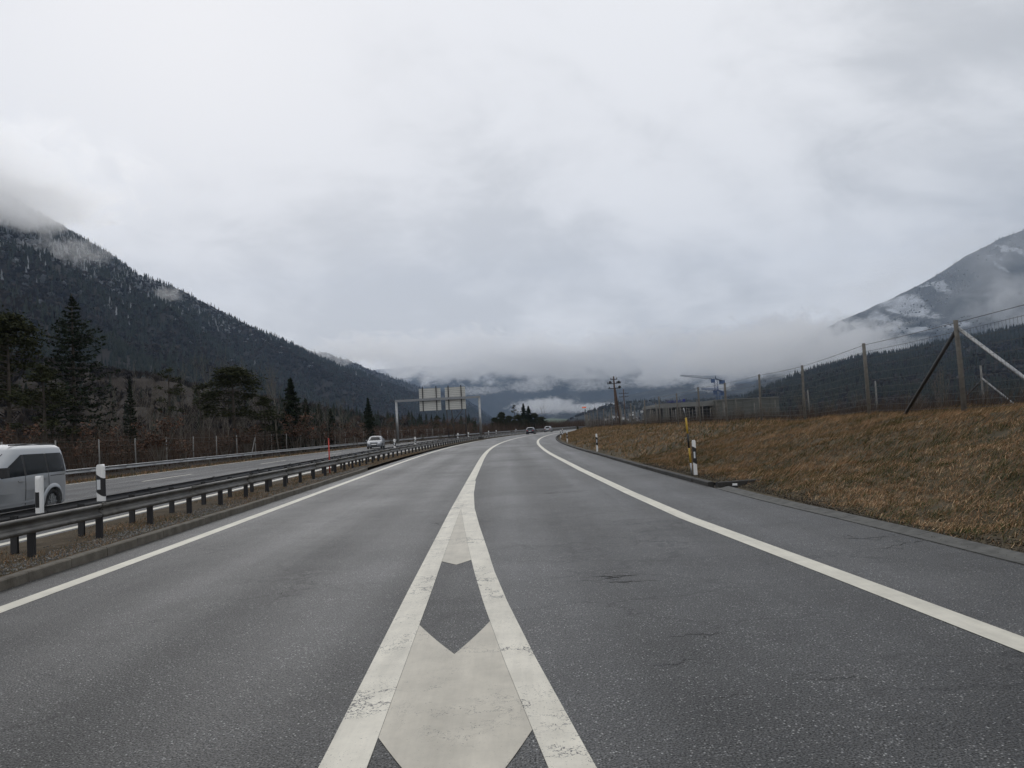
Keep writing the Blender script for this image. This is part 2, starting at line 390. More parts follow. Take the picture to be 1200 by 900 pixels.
def ground_z(X, Y):
    """terrain outside the bank detail mesh"""
    r = X - fx(Y)
    if r < -22.0: return -0.02 + 1.4 * smooth01((-r - 27) / 60)
    if r < 5.3: return -0.06
    wd = max(2.5, fence_x(Y) - fx(Y) - 5.4)
    u = (r - 5.4) / wd
    h = bank_h(Y) if Y < 260 else 0.5
    if u < 1: return -0.06 + h * smooth01(u) - 0.12
    return h - 0.18 - 1.6 * smooth01((r - 5.4 - wd - 3) / 60)

# ground: one sheet to the horizon
def build_ground():
    rs = [-16000, -9000, -5000, -2500, -1200, -600, -300, -160, -110, -85, -70, -60, -50, -42, -36, -31, -28, -26, -24, -22.2, -21.5, -8.5, -6, 5.2]
    rs += [5.6, 6.4, 7.4, 8.5, 9.6, 10.8, 12, 13.5, 15, 17, 20, 24, 30, 38, 50, 70, 95, 140, 300, 600, 1200, 2500, 5000, 9000, 16000]
    ys = [-800, -300, -120, -60, -30, -15] + list(np.arange(-8, 60, 4)) + list(np.arange(60, 200, 8)) + [210, 225, 245, 270, 300, 340, 380, 450, 550, 700, 900, 1300, 2000, 3500, 6000, 10000, 18000]
    V = []; F = []
    for y in ys:
        for r in rs:
            X = r + fx(y); V.append((X, y, ground_z(X, y)))
    n = len(rs)
    for j in range(len(ys) - 1):
        for i in range(n - 1): F.append((j * n + i, j * n + i + 1, (j + 1) * n + i + 1, (j + 1) * n + i))
    me = np_mesh('ground', np.array(V), np.array(F), mats=[FOREST_FLOOR], smooth=True)
    tag(link_obj('ground', me), kind='structure')
build_ground()

# carriageways
Y0, Y1 = -25, 420
tag(strip('road', -5.93, lambda y: rE(y) + .01, Y0, Y1, 0.0, ASPH), kind='structure')
tag(strip('opposite_road', -21.0, -8.62, Y0, Y1, 0.0, ASPH2), kind='structure')
tag(strip('median', -8.62, -6.05, Y0, Y1, 0.006, MEDIAN, z1=0.10), kind='structure')

# painted markings of our carriageway
mk = empty('road_marking', kind='structure')
def wA(y):   # left line of the gore
    return float(np.interp(y, [4, 8, 16, 26], [-.95, -.985, -1.03, -1.04])), float(np.interp(y, [4, 8, 10, 14.6, 17], [-.71, -.74, -.765, -.81, -.82]))
def wB(y):   # inner / outer edge offsets of the gore's right line
    ys = [-25, 0, 3.8, 5.6, 7.4, 9.0, 10.6, 13.3, 16.3, 20, 24.9]
    lo = [5.5, .64, .16, -.035, -.205, -.335, -.45, -.63, -.817, -.822, -.822]
    hi = [5.8, .86, .38, .185, .015, -.11, -.205, -.375, -.54, -.665, -.745]
    return float(np.interp(y, ys, lo)), float(np.interp(y, ys, hi))
strip('edge_line', lambda y: rL(y) - .11, lambda y: rL(y) + .11, Y0, Y1, 0.004, PAINT, mk)
strip('edge_line', lambda y: rR(y) - .12, lambda y: rR(y) + .12, Y0, Y1, 0.004, PAINT, mk)
strip('gore_line', lambda y: wA(y)[0], lambda y: wA(y)[1], Y0, 24.9, 0.004, PAINT_GORE, mk, step=0.5)
strip('gore_line', lambda y: wB(y)[0], lambda y: wB(y)[1], 1.0, 24.9, 0.004, PAINT_GORE, mk, step=0.25)
strip('lane_line', lambda y: -1.04 - min(.1, max(0, y - 45) * .003), lambda y: -.775 - min(.1, max(0, y - 45) * .003), 25.0, Y1, 0.004, PAINT, mk)
def infill(ynear, yfar):
    """cross-hatching between the two gore lines; ynear/yfar map u in 0..1 to a distance"""
    mb = MB(); nu, nv = 12, 14; vs = []
    for j in range(nv + 1):
        for i in range(nu + 1):
            u = i / nu; a, b = ynear(u), yfar(u); y = a + (b - a) * j / nv
            l = wA(y)[1] + .002; h = wB(y)[0] - 0.002
            vs.append(P(l + (h - l) * u, y, 0.0035))
    mb.add(vs, [(j * (nu + 1) + i, j * (nu + 1) + i + 1, (j + 1) * (nu + 1) + i + 1, (j + 1) * (nu + 1) + i) for j in range(nv) for i in range(nu)])
    mb.build('hatching', PAINT_FILL, mk, fix=False)
vee = lambda e, a: (lambda u: e + (a - e) * (1 - abs(2 * u - 1)))
infill(vee(9.9, 9.6), lambda u: 16.3)
infill(vee(4.3, 3.3), vee(6.72, 5.8))
infill(vee(0.9, 0.2), vee(2.4, 1.4))
CRACK = mat('crack_dark', (0.016, 0.016, 0.016), 0.9, 0.2, 20, spec=0.05)
def cracks():
    rc = random.Random(12); mb = MB()
    def run(x, y, a, L, w_, depth=0):
        pts = [(x, y)]; n = max(4, int(L / .06))
        for i in range(n):
            b = a + rc.gauss(0, .75); x += math.cos(b) * L / n; y += math.sin(b) * L / n; pts.append((x, y))
            if depth < 2 and rc.random() < .13: run(x, y, a + rc.choice((-1, 1)) * rc.uniform(.4, 1.1), L * rc.uniform(.2, .5), w_ * .7, depth + 1)
        vs = []
        for i, (px, py) in enumerate(pts):
            k = w_ * math.sin(math.pi * (i + .3) / (len(pts) + .3)) * rc.uniform(.35, 1.3); vs += [(px, py - k, .0025), (px + k * .4, py + k, .0025)]
        mb.add(vs, [(2 * i, 2 * i + 2, 2 * i + 3, 2 * i + 1) for i in range(len(pts) - 1)])
    for x, y, a, L, w_ in ((.45, 8.25, 0, 1.1, .007), (.6, 8.45, -.1, .8, .006), (.75, 8.1, .1, .7, .008), (.7, 8.35, .2, .6, .006), (.75, 5.3, .15, .6, .0035), (1.5, 4.9, -.1, .7, .003), (.95, 4.5, .1, .45, .003), (4.0, 9.2, .1, .9, .008), (3.9, 10.1, 0, 1.1, .008), (-2.9, 8.0, 1.2, 1.4, .006), (-1.7, 14.0, .3, 1.5, .010), (.4, 19.0, 0, 1.6, .02), (1.0, 5.9, .2, .7, .005), (1.5, 13.0, -.1, 1.0, .010)): run(x, y, a, L, w_)
    tag(mb.build('road_cracks', CRACK, fix=False), kind='structure')
cracks()
mk2 = empty('opposite_road_marking', kind='structure')
strip('edge_line', -9.0, -8.78, Y0, Y1, 0.004, PAINT, mk2)
strip('edge_line', -20.5, -20.3, Y0, Y1, 0.004, PAINT, mk2)
for k, (rr) in enumerate((-12.6, -16.6)):
    y = -20 + 3 * k
    while y < 200:
        strip('lane_dash', rr, rr + 0.15, y, y + 6, 0.004, PAINT, mk2, step=3); y += 18

# ------------------------------------------------------------------ kerbs
def stone_mesh(name, w_, h_, L, m):
    b = 0.015
    mb = MB(); prof = [(0, -0.1), (0, h_ - b), (b, h_), (w_ - b, h_), (w_, h_ - b), (w_, -0.1)]
    mb.prism(prof, 0.006, L - 0.006, axis='y'); return mb.mesh(name, m)
kb = empty('median_kerb', P(-5.9, 0), kind='structure')
km = stone_mesh('kerb_stone', 0.16, 0.13, 1.0, CONC_D)
y = -12.0
rk = random.Random(3)
while y < 36:
    o = link_obj('kerb_stone', km, kb); p = P(-6.07, y) - kb.location; q = P(-6.07, y + 1) - kb.location
    o.location = p + Vector((rk.uniform(-.006, .006), 0, rk.uniform(-.006, .004))); o.rotation_euler = (0, 0, -math.atan2(q.x - p.x, 1.0)); y += 1.0
kr = empty('verge_kerb', P(5.05, 19), kind='structure')
km2 = stone_mesh('kerb_stone', 0.14, 0.105, 1.5, mat('kerb_dark', (0.03, 0.028, 0.025), 0.8, 0.4, 4, bump=0.6, bscale=30, coords='Position'))  # verge kerb stones in a mottled tone darker than the median kerb
y = 18.6
while y < 190:
    o = link_obj('kerb_stone', km2, kr); p = P(rE(y), y) - kr.location; q = P(rE(y + 1.5), y + 1.5) - kr.location
    o.location = p + Vector((rk.uniform(-.01, .01), 0, rk.uniform(-.012, .004))); o.rotation_euler = (0, 0, -math.atan2(q.x - p.x, 1.5)); y += 1.5
for i in range(2):                                  # the kerb turns off into the grass at its near end
    o = link_obj('kerb_stone', km2, kr); o.location = P(rE(18.5) + .14 + 0.55 * i, 18.45 + i * 0.12) - kr.location + Vector((0, 0, 0)); o.rotation_euler = (0, 0, R(-78)); o.scale = (1, 0.38, 1)
gs = empty('concrete_gutter', P(5.05, 0), kind='structure')
gm = MB().prism([(0, -0.05), (0, 0.012), (0.12, 0.004), (0.30, 0.035), (0.34, -0.05)], 0.005, 1.995, axis='y').mesh('gutter_slab', CONC)
y = -14.0
while y < 18:
    o = link_obj('gutter_slab', gm, gs); p = P(rE(y) + .01, y) - gs.location; q = P(rE(y + 2) + .01, y + 2) - gs.location
    o.location = p + Vector((0, 0, rk.uniform(-.003, .003))); o.rotation_euler = (0, 0, -math.atan2(q.x - p.x, 2.0)); y += 2.0

# ------------------------------------------------------------------ grass bank
def bank_z(X, Y):
    r = X - fx(Y); wd = max(2.5, fence_x(Y) - fx(Y) - 5.4); u = (r - 5.4) / wd
    z = -0.02 + bank_h(Y) * smooth01(min(1, max(0, u)) * 0.93 + 0.0) / smooth01(0.93)
    if u > 1: z = bank_h(Y) - 0.02 - 0.5 * smooth01((u - 1.25) / 1.2)
    k = smooth01((r - 5.35) / 0.8)
    z += k * (0.16 * noise.noise(Vector((X * 0.33, Y * 0.22, 1.3))) + 0.09 * noise.noise(Vector((X * 1.1, Y * 0.8, 4.1))) + 0.035 * noise.noise(Vector((X * 3.5, Y * 3.0, 2.2))))
    z += k * 0.03
    return z
BANK_U = np.concatenate([np.linspace(5.25, 14, 40), np.linspace(14.5, 22, 10)])
def bank_x(r, Y):   # squeeze the bank where it narrows in the distance
    wd = max(2.5, fence_x(Y) - fx(Y) - 5.4)
    return fx(Y) + 5.3 + (r - 5.25) * (wd + 1.3) / 8.3
def build_bank():
    ys = []; y = -14.0
    while y < 210: ys.append(y); y += max(0.22, abs(y) * 0.012)
    V = []; F = []
    for y in ys:
        for r in BANK_U:
            X = bank_x(r, y); V.append((X, y, bank_z(X, y)))
    n = len(BANK_U)
    for j in range(len(ys) - 1):
        for i in range(n - 1): F.append((j * n + i, j * n + i + 1, (j + 1) * n + i + 1, (j + 1) * n + i))
    tag(link_obj('grass_bank', np_mesh('grass_bank', np.array(V), np.array(F), mats=[BANK], smooth=True)), kind='structure')
build_bank()

def blades(name, pts, hmin, hmax, width, mats, lean=0.6, grain=None, kind='stuff', label=None, cat=None, bend=True, wind=(0.3, -0.5)):
    n = len(pts)
    if n == 0: return None
    h = RNG.uniform(hmin, hmax, n) ; a = RNG.uniform(0, 2 * np.pi, n); wdt = width * RNG.uniform(0.6, 1.4, n)
    ln = RNG.uniform(0.1, lean, n) * h; la = RNG.uniform(0, 2 * np.pi, n)
    dx = np.cos(la) * ln + wind[0] * h * lean; dy = np.sin(la) * ln + wind[1] * h * lean
    B = np.asarray(pts); px, py = np.cos(a) * wdt / 2, np.sin(a) * wdt / 2
    v0 = B + np.stack([px, py, np.zeros(n)], 1); v1 = B - np.stack([px, py, np.zeros(n)], 1)
    if bend:
        mid = B + np.stack([dx * .35, dy * .35, h * .62], 1)
        v2 = mid + np.stack([px * .7, py * .7, 0 * h], 1); v3 = mid - np.stack([px * .7, py * .7, 0 * h], 1)
        v4 = B + np.stack([dx, dy, h * np.clip(1 - ln / h * .4, .35, 1)], 1)
        V = np.stack([v0, v1, v2, v3, v4], 1).reshape(-1, 3); k = 5
        f = np.array([[0, 1, 3], [0, 3, 2], [2, 3, 4]])
    else:
        v4 = B + np.stack([dx, dy, h * np.clip(1 - ln / h * .4, .35, 1)], 1)
        V = np.stack([v0, v1, v4], 1).reshape(-1, 3); k = 3; f = np.array([[0, 1, 2]])
    F = (f[None] + (np.arange(n) * k)[:, None, None]).reshape(-1, 3)
    t = np.repeat(np.clip(RNG.normal(0.5, 0.2, n) if grain is None else grain + RNG.normal(0, 0.12, n), 0, 1), k)
    o = link_obj(name, np_mesh(name, V, F, tint=t, mats=mats)); return tag(o, label, cat, kind=kind)

def bank_points(n, ya, yb, top=13.6, keep=0.55, seed=0):
    out = []; rr = random.Random(seed)
    while len(out) < n:
        y = rr.uniform(ya, yb); r = rr.uniform(5.45, top + 0.8)
        X = bank_x(r, y)
        c = noise.noise(Vector((X * 1.6, y * 1.1, 9.1))) + 0.5 * noise.noise(Vector((X * 5, y * 4, 3.3)))
        edge = smooth01((r - 5.4) / 0.9)
        if c < -keep + rr.uniform(-.25, .25) or rr.random() > 0.25 + edge: continue
        for _ in range(4):
            xx, yy = X + rr.gauss(0, .05), y + rr.gauss(0, .05)
            out.append((xx, yy, bank_z(xx, yy) - 0.02))
    return out
blades('dry_grass', bank_points(110000, 4, 17, seed=1), 0.04, 0.16, 0.008, [BLADE], 1.8, label='matted brown winter grass covering the near end of the roadside bank', cat='grass')
blades('dry_grass', bank_points(105000, 17, 36, seed=2), 0.07, 0.22, 0.015, [BLADE], 1.7, bend=False, label='matted brown winter grass on the bank behind the yellow and black pole', cat='grass')
blades('dry_grass', bank_points(60000, 36, 150, seed=3), 0.12, 0.34, 0.03, [BLADE], 1.0, bend=False, label='pale brown grass on the far stretch of the bank where it narrows', cat='grass')
# taller weeds along the fence at the bank's top
def top_points(n, ya, yb, s, off=(0.2, 2.5)):
    rr = random.Random(s); out = []
    while len(out) < n:
        y = ya + (yb - ya) * rr.random() ** 1.3; x = fence_x(y) + rr.uniform(*off)
        if noise.noise(Vector((x * .6, y * .4, 7))) < rr.uniform(-.4, .3): continue
        out.append((x, y, bank_z(x, y) - 0.03))
    return out
blades('dry_weeds', top_points(9000, 14, 160, 5), 0.2, 0.75, 0.014, [TWIG], 0.5, bend=False, label='thin brown weed stalks along the foot of the tall wire fence', cat='weeds')
blades('dry_weeds', top_points(14000, 14, 190, 6, (2.0, 9)), 0.5, 1.3, 0.02, [TWIG], 0.5, bend=False, label='grey brown scrub on the flat ground behind the tall wire fence', cat='weeds')
# median: thin grass, gravel
rr = random.Random(11); pts = []
while len(pts) < 26000:
    y = rr.uniform(5, 60); r = rr.uniform(-8.4, -6.1)
    c = noise.noise(Vector((r * 1.1, y * .5, 5.5)))
    if c < rr.uniform(-.3, .25) - (r + 7.0) * 0.12: continue
    p = P(r, y, 0.10 + (r + 6.05) * .0366 - .005); pts.append(tuple(p))
blades('dry_grass', pts, 0.03, 0.10, 0.008, [BLADE], 1.0, bend=False, label='thin brown grass on the median under the guardrail', cat='grass')
pts = []
while len(pts) < 9000:
    y = rr.uniform(6, 110); r = rr.uniform(-22.3, -20.4); pts.append(tuple(P(r, y, -0.02)))
blades('dry_grass', pts, 0.08, 0.28, 0.03, [BLADE], 1.0, bend=False, label='strip of pale grass below the far guardrail', cat='grass')
# gravel on the median
def gravel():
    t = np.array([(1, 0, 0), (-.9, .3, 0), (0, 1, .1), (0, -1, -.1), (.1, 0, .7), (0, 0, -.7)], float)
    f = np.array([(0, 2, 4), (2, 1, 4), (1, 3, 4), (3, 0, 4), (2, 0, 5), (1, 2, 5), (3, 1, 5), (0, 3, 5)])
    n = 9000; ys = 5 + 35 * RNG.random(n) ** 1.3; rs = np.clip(-6.25 - np.abs(RNG.normal(0, .42, n)), -8.3, -5.95)
    pos = np.array([tuple(P(a, b, 0.104 + (a + 6.05) * .0366)) for a, b in zip(rs, ys)]); s = RNG.uniform(.008, .024, n)
    V, F, M, T = scatter([(t, f, np.zeros(8, int))], np.zeros(n, int), pos, np.stack([s, s], 1), RNG.uniform(0, 6.3, n), tint=RNG.random(n))
    g = patch_mat('gravel_stone', [(0.25, (0.05, 0.05, 0.048)), (0.5, (0.15, 0.145, 0.135)), (0.75, (0.30, 0.29, 0.27))], 3, 30, attr='tint', bump=0)
    tag(link_obj('gravel', np_mesh('gravel', V, F, tint=T, mats=[g])), 'grey gravel scattered beside the median kerb', 'gravel', kind='stuff')
gravel()
def debris():
    t = np.array([(1, 0, 0), (-.9, .3, 0), (0, 1, .1), (0, -1, -.1), (.1, 0, .6), (0, 0, -.7)], float)
    f = np.array([(0, 2, 4), (2, 1, 4), (1, 3, 4), (3, 0, 4), (2, 0, 5), (1, 2, 5), (3, 1, 5), (0, 3, 5)])
    n = 9000; ys = 4 + 26 * RNG.random(n) ** 1.2; rs = 5.36 + np.abs(RNG.normal(0, .30, n)); out = RNG.random(n) < .03; rs[out] = 5.36 - np.abs(RNG.normal(0, .12, out.sum())) - .02
    pos = np.array([(x, b, (bank_z(x, b) if a > 5.38 else .012) + .004) for a, b in zip(rs, ys) for x in (a + fx(b),)]); s = np.where(out, .005, RNG.uniform(.006, .022, n))
    V, F, M, T = scatter([(t, f, np.zeros(8, int))], np.zeros(n, int), pos, np.stack([s, s], 1), RNG.uniform(0, 6.3, n), tint=RNG.random(n))
    g = patch_mat('soil_crumb', [(0.35, (0.018, 0.015, 0.010)), (0.5, (0.045, 0.036, 0.025)), (0.7, (0.13, 0.11, 0.085))], 3, 30, attr='tint', bump=0)
    tag(link_obj('soil_crumbs', np_mesh('soil_crumbs', V, F, tint=T, mats=[g])), 'dark soil crumbs and leaf litter along the concrete gutter', 'soil', kind='stuff')
debris()

# ------------------------------------------------------------------ guardrails
def wbeam(side):   # profile (x, z) outward to +side; top .69, bottom .39
    pts = [(0.0, .695), (.035, .70), (.062, .678), (.062, .64), (.012, .60), (.0, .585), (.0, .535), (.012, .52), (.062, .475), (.062, .43), (.035, .40), (.0, .398)]
    return [(side * a, .385 + (b - .398) * .80) for a, b in pts]
def rail_segment_mesh(side, L, m, curve):
    pr = wbeam(side); th = 0.004; mb = MB(); vs = []; n = len(pr)
    back = [(x - side * th * 1.5, z) for x, z in pr]
    ring = pr + back[::-1]; k = len(ring)
    for j in range(5):
        t = j / 4; yy = -0.02 + (L + 0.04) * t; dx = curve * (yy * yy - L * yy)
        vs += [(x + dx, yy, z) for x, z in ring]
    fs = [(j * k + i, j * k + (i + 1) % k, (j + 1) * k + (i + 1) % k, (j + 1) * k + i) for j in range(4) for i in range(k)]
    fs += [tuple(range(k)), tuple(range(4 * k, 5 * k))]
    mb.add(vs, fs, 0, True)
    for bz in (.56,):
        for by in (0.06, 0.12): mb.tube([(side * .0, by, .517), (side * .018, by, .517)], .014, 6)
    for by in (0.05, 0.13): mb.tube([(side * .045, by, .62), (side * .047, by, .64)], .016, 6)
    me = mb.mesh('rail_segment', m)
    bm = bmesh.new(); bm.from_mesh(me); bmesh.ops.recalc_face_normals(bm, faces=bm.faces); bm.to_mesh(me); bm.free()
    return me
def post_mesh(m, h=0.58, sx=.10, sy=.055):
    mb = MB(); t = .008       # C-section
    mb.box((0, 0, h / 2 - .1), (t, sy, h + .2)); mb.box((sx / 2, sy / 2 - t / 2, h / 2 - .1), (sx, t, h + .2)); mb.box((sx / 2, -sy / 2 + t / 2, h / 2 - .1), (sx, t, h + .2))
    return mb.mesh('post', m)
def guardrail(name, label, r, side, y0, y1, m, pm, post_h=.12, z0=0.0, spacing=2.0, phase=0.0, group=None, pw=(.10, .055)):
    root = empty(name, P(r, y0, z0), label=label, cat='guardrail', group=group)
    segs = {}; pmesh = post_mesh(pm, 0.57, *pw)
    y = y0
    while y < y1:
        cur = 0 if y < 40 else 6.4e-4
        if cur not in segs: segs[cur] = rail_segment_mesh(side, 4.0, m, cur)
        a, b = P(r, y), P(r, y + 4)
        o = link_obj('rail_segment', segs[cur], root); o.location = a - root.location + Vector((0, 0, z0)); o.rotation_euler = (0, 0, -math.atan2(b.x - a.x, 4.0))
        o.scale = (1, math.hypot(b.x - a.x, 4) / 4, 1)
        y += 4
    y = y0 + phase
    while y < y1:
        o = link_obj('post', pmesh, root); p = P(r - side * .055, y, z0)
        o.location = p - root.location; o.rotation_euler = (0, 0, math.pi if side > 0 else 0); y += spacing
    return root
guardrail('guardrail', 'galvanised guardrail with black posts along the near side of the median', -6.82, 1, 1.6, 300, GALV_D, POST_D, spacing=2.0, phase=0.2, z0=0.05, group='guardrails along the motorway')
guardrail('guardrail', 'second guardrail on the median, facing the opposite carriageway behind the first one', -7.70, -1, 1.6, 300, STEEL_D, STEEL_D, spacing=2.0, phase=0.9, z0=0.06, group='guardrails along the motorway')
guardrail('guardrail', 'guardrail on the far side of the opposite carriageway below the wood', -21.5, 1, -6, 330, GALV, CONC_D, spacing=4.0, phase=1.0, z0=0.02, group='guardrails along the motorway', pw=(.14, .12))

# ------------------------------------------------------------------ delineators
def delineator(loc, label, H=0.95, rotz=0, band=True, w_=0.10, base=False, steel=None):
    root = empty('delineator_post', loc, rotz, label=label, cat='delineator', group='white delineator posts')
    z0 = H - 0.62 if H > .8 else 0.06; z1 = H - 0.17
    z0 = max(z0, 0.12)
    def ring(z, k=1.0): return [(-w_ / 2 * k, -.02, z), (-w_ / 2 * .55 * k, -.042, z), (w_ / 2 * .55 * k, -.042, z), (w_ / 2 * k, -.02, z), (w_ / 2 * k, .03, z), (w_ / 2 * .5, .055, z), (-w_ / 2 * .5, .055, z), (-w_ / 2 * k, .03, z)]
    mb = MB(); rings = [ring(-.05), ring(H - .05), ring(H - .018, .86), ring(H, .5)]
    vs = sum(rings, []); n = 8
    fs = [(j * n + i, j * n + (i + 1) % n, (j + 1) * n + (i + 1) % n, (j + 1) * n + i) for j in range(3) for i in range(n)] + [tuple(range(n))[::-1], tuple(range(3 * n, 4 * n))]
    mb.add(vs, fs); mb.build('body', WHITE, root)
    mb = MB(); e = .003         # slanted black band, wrapped 3 mm proud
    a, b = (-w_ / 2 - e, w_ / 2 + e); sl = w_ * 0.55
    pl_ = [(a, -.022, z0 + .0), (-w_ / 2 * .55, -.042 - e, z0 - .2 * sl), (w_ / 2 * .55, -.042 - e, z0 - .8 * sl), (b, -.022, z0 - sl), (b, .03, z0 - sl)]
    pu = [(x, y, z + (z1 - z0)) for x, y, z in pl_]
    pl_ = [(a, .03, z0)] + pl_; pu = [(a, .03, z1)] + pu
    k = len(pl_); mb.add(pl_ + pu, [(i, i + 1, k + i + 1, k + i) for i in range(k - 1)])
    mb.build('black_band', BLACK, root, fix=False)
    zc = (z0 + z1) / 2 - .5 * sl
    mb = MB(); mb.box((-.004, -.049, zc + .01), (w_ * .46, .006, .18)); mb.build('reflector', REFL, root)
    return root
def snap(px, py, z):   # ground point seen at a pixel, at height z
    d = CM.to_3x3() @ Vector(((px - 600) / FPX, (450 - py) / FPX, -1)); t = (z - EYE) / d.z
    return Vector((0, 0, EYE)) + d * t
a = P(5.32, 22.6, 0.1); delineator((5.0 , 22.4, 0.06), 'white delineator post next to the yellow and black pole', 0.92, R(-6))
delineator(tuple(P(5.55, 45.0, 0.05)), 'white delineator post on the verge, next beyond the yellow and black pole', 0.95)
delineator(tuple(P(5.6, 72.0, 0.05)), 'third white delineator post along the verge kerb, where the bank narrows', 0.95)
delineator(tuple(P(5.6, 98.0, 0.05)), 'fourth white delineator post along the verge kerb, close to the bend', 0.95)
delineator(tuple(P(5.6, 124.0, 0.05)), 'farthest white delineator post on the verge, at the bend', 0.95)
delineator((-7.5, 12.55, 0.70), 'white rail-top delineator with a black side, nearer of the two beside the silver van', 0.53, R(-80), w_=.15)
delineator((-7.62, 14.65, 0.70), 'white rail-top delineator with square reflector, farther of the two beside the silver van', 0.62, R(-14), w_=.155)
for yy, tx in ((55, 'white rail-top delineator in front of the foot of the gantry\'s left column'), (66, 'white and black rail-top delineator just right of the gantry\'s left column'), (100, 'white rail-top delineator below the right sign board'), (111, 'white rail-top delineator just left of the gantry\'s right column'),
               (135, 'white rail-top delineator, first beyond the gantry\'s right column'), (145, 'white rail-top delineator, second beyond the gantry\'s right column'), (173, 'white rail-top delineator in front of the dark conifers at the bend'), (200, 'last white rail-top delineator, between the two cars driving away')):
    delineator(tuple(P(-7.26, yy, 0.68)), tx, 0.56, w_=.15 if yy < 90 else .18)

# striped snow pole
t = empty('snow_pole', (4.94, 22.6, 0.02), label='yellow and black marker pole on the kerb before the grass bank', cat='marker pole')
MB().tube([(0, 0, -.05), (-.015, 0, .32)], .026, 8).build('foot', GALV, t)
MB().tube([(-.015, 0, .32), (-.034, 0, .74)], .028, 8).build('yellow_section', YEL, t)
MB().tube([(-.034, 0, .74), (-.052, 0, 1.15)], .028, 8).build('black_section', BLACK, t)
MB().tube([(-.052, 0, 1.15), (-.07, 0, 1.60)], .028, 8).build('yellow_section', YEL, t)
MB().tube([(-.07, 0, 1.60), (-.095, 0, 1.76), (-.12, 0, 1.88)], [.010, .014, .02], 6).build('wire_tip', GALV, t)
p = P(-7.2, 34, 0.08)
t = empty('red_pole', p, label='thin red marker pole on the median in front of the silver car', cat='marker pole')
MB().tube([(0, 0, -.05), (0, 0, 1.42)], .027, 8).build('pole', RED, t); MB().tube([(0, 0, 1.42), (0, 0, 1.47)], [.037, .02], 8).build('cap', RED, t)
t = empty('reflector_stub', (4.85, 17.9, 0.0), label='small broken white reflector lying where the kerb ends', cat='reflector')
MB().prism([(-.07, -.03), (.06, -.04), (.075, .02), (-.05, .045)], 0.0, .05).build('base', BLACK, t)
MB().prism([(-.055, -.025), (.05, -.03), (.06, .015), (-.04, .035)], .05, .09).build('cap', WHITE, t)

# ------------------------------------------------------------------ fences
def fence(name, label, posts, H, z_of, wires, vert, m_post, pr=.05, braces=(), wire_r=.004, top_bar=False, group=None, lean=0.0):
    x0, y0 = posts[0]
    root = empty(name, (x0, y0, z_of(x0, y0)), label=label, cat='fence', group=group)
    L = root.location.copy(); rr = random.Random(len(posts))
    me = {}
    tops = []
    for i, (x, y) in enumerate(posts):
        h = H * rr.uniform(.97, 1.03); v = i % 4
        if v not in me:
            mb = MB(); r2 = pr * rr.uniform(.9, 1.1)
            mb.tube([(0, 0, -.3), (rr.uniform(-.01, .01), 0, H * .5), (rr.uniform(-.02, .02), 0, H)], [r2 * 1.05, r2, r2 * .92], 8)
            me[v] = mb.mesh('post', m_post)
        o = link_obj('post', me[v], root); z = z_of(x, y); o.location = Vector((x, y, z)) - L; o.rotation_euler = (rr.uniform(-.01, .01), lean + rr.uniform(-.01, .01), rr.uniform(0, 6)) if not lean else (0, rr.uniform(-.012, .012), 0)
        tops.append((x, y, z))
    for (bx, by, bz), (cx, cy, cz), m, rd in braces:
        MB().tube([Vector((bx, by, bz)) - L, Vector((cx, cy, cz)) - L], rd, 8).build('brace', m, root)
    mb = MB()
    for (xa, ya, za), (xb, yb, zb) in zip(tops[:-1], tops[1:]):
        far = min(ya, yb); rw = max(wire_r, far * .00008)
        for i, hz in enumerate(wires):
            sag = .02
            k = 1.5 if i == len(wires) - 1 else 1
            mb.tube([Vector((xa, ya, za + hz)) - L, Vector(((xa + xb) / 2, (ya + yb) / 2, (za + zb) / 2 + hz - sag)) - L, Vector((xb, yb, zb + hz)) - L], rw * k, 3, caps=False)
        if vert and far < vert[1]:
            d = math.hypot(xb - xa, yb - ya); n = int(d / vert[0])
            for q in range(1, n):
                t_ = q / n; x = xa + (xb - xa) * t_; y = ya + (yb - ya) * t_; z = za + (zb - za) * t_
                mb.tube([Vector((x, y, z + .05)) - L, Vector((x, y, z + wires[-2 if len(wires) > 2 else -1])) - L], rw * .6, 3, caps=False)
    o = mb.build('wire_mesh', WIRE, root, fix=False); o['kind'] = 'stuff'
    return root
FH = 2.5
fy = [8.5, 15.0, 21.3, 27.8, 34.6, 41.6, 48.0, 54.5, 61.5, 68.5, 75.5] + [83 + 7 * i for i in range(17)]
posts = [(fence_x(y), y) for y in fy]
bx, by = posts[2]; zb = bank_z(bx, by)
fence('wildlife_fence', 'tall wire mesh fence on round concrete posts along the top of the bank', posts, FH, bank_z,
      [.15, .35, .55, .75, .95, 1.2, 1.45, 1.7, 1.95, 2.2, 2.44], (.16, 62), FPOST, .062, wire_r=.0058,
      braces=(((bx, by, zb + 2.28), (bx + .1, by + 3.6, zb - .1), STEEL_D, .05), ((bx, by, zb + 2.3), (bx + .55, by - 3.3, zb - .1), GALV, .05)))
def gz(x, y): return bank_z(x, y) if x < fence_x(y) + 6 else ground_z(x, y) + .1
p2 = [(fence_x(y) + 8.5 + y * .03, y) for y in (16, 27, 38, 50, 62, 75, 88, 102, 117)]
bx, by = p2[2]; zb = gz(bx, by)
fence('paddock_fence', 'lower wire fence on thin pale posts standing behind the tall one', p2, 2.3, gz, [.6, 1.2, 1.8, 2.2], None, FPOST_F, .05, wire_r=.003,
      braces=(((bx, by, zb + 1.6), (bx - .5, by + 2.2, zb), STEEL_D, .045), ((bx, by, zb + 1.7), (bx + .9, by - 1.5, zb), GALV, .045)))
def fz(x, y): return ground_z(x, y)
fl = []
y = 26.0
while y < 190: fl.append((fx(y) - 25.3, y)); y += 4.9
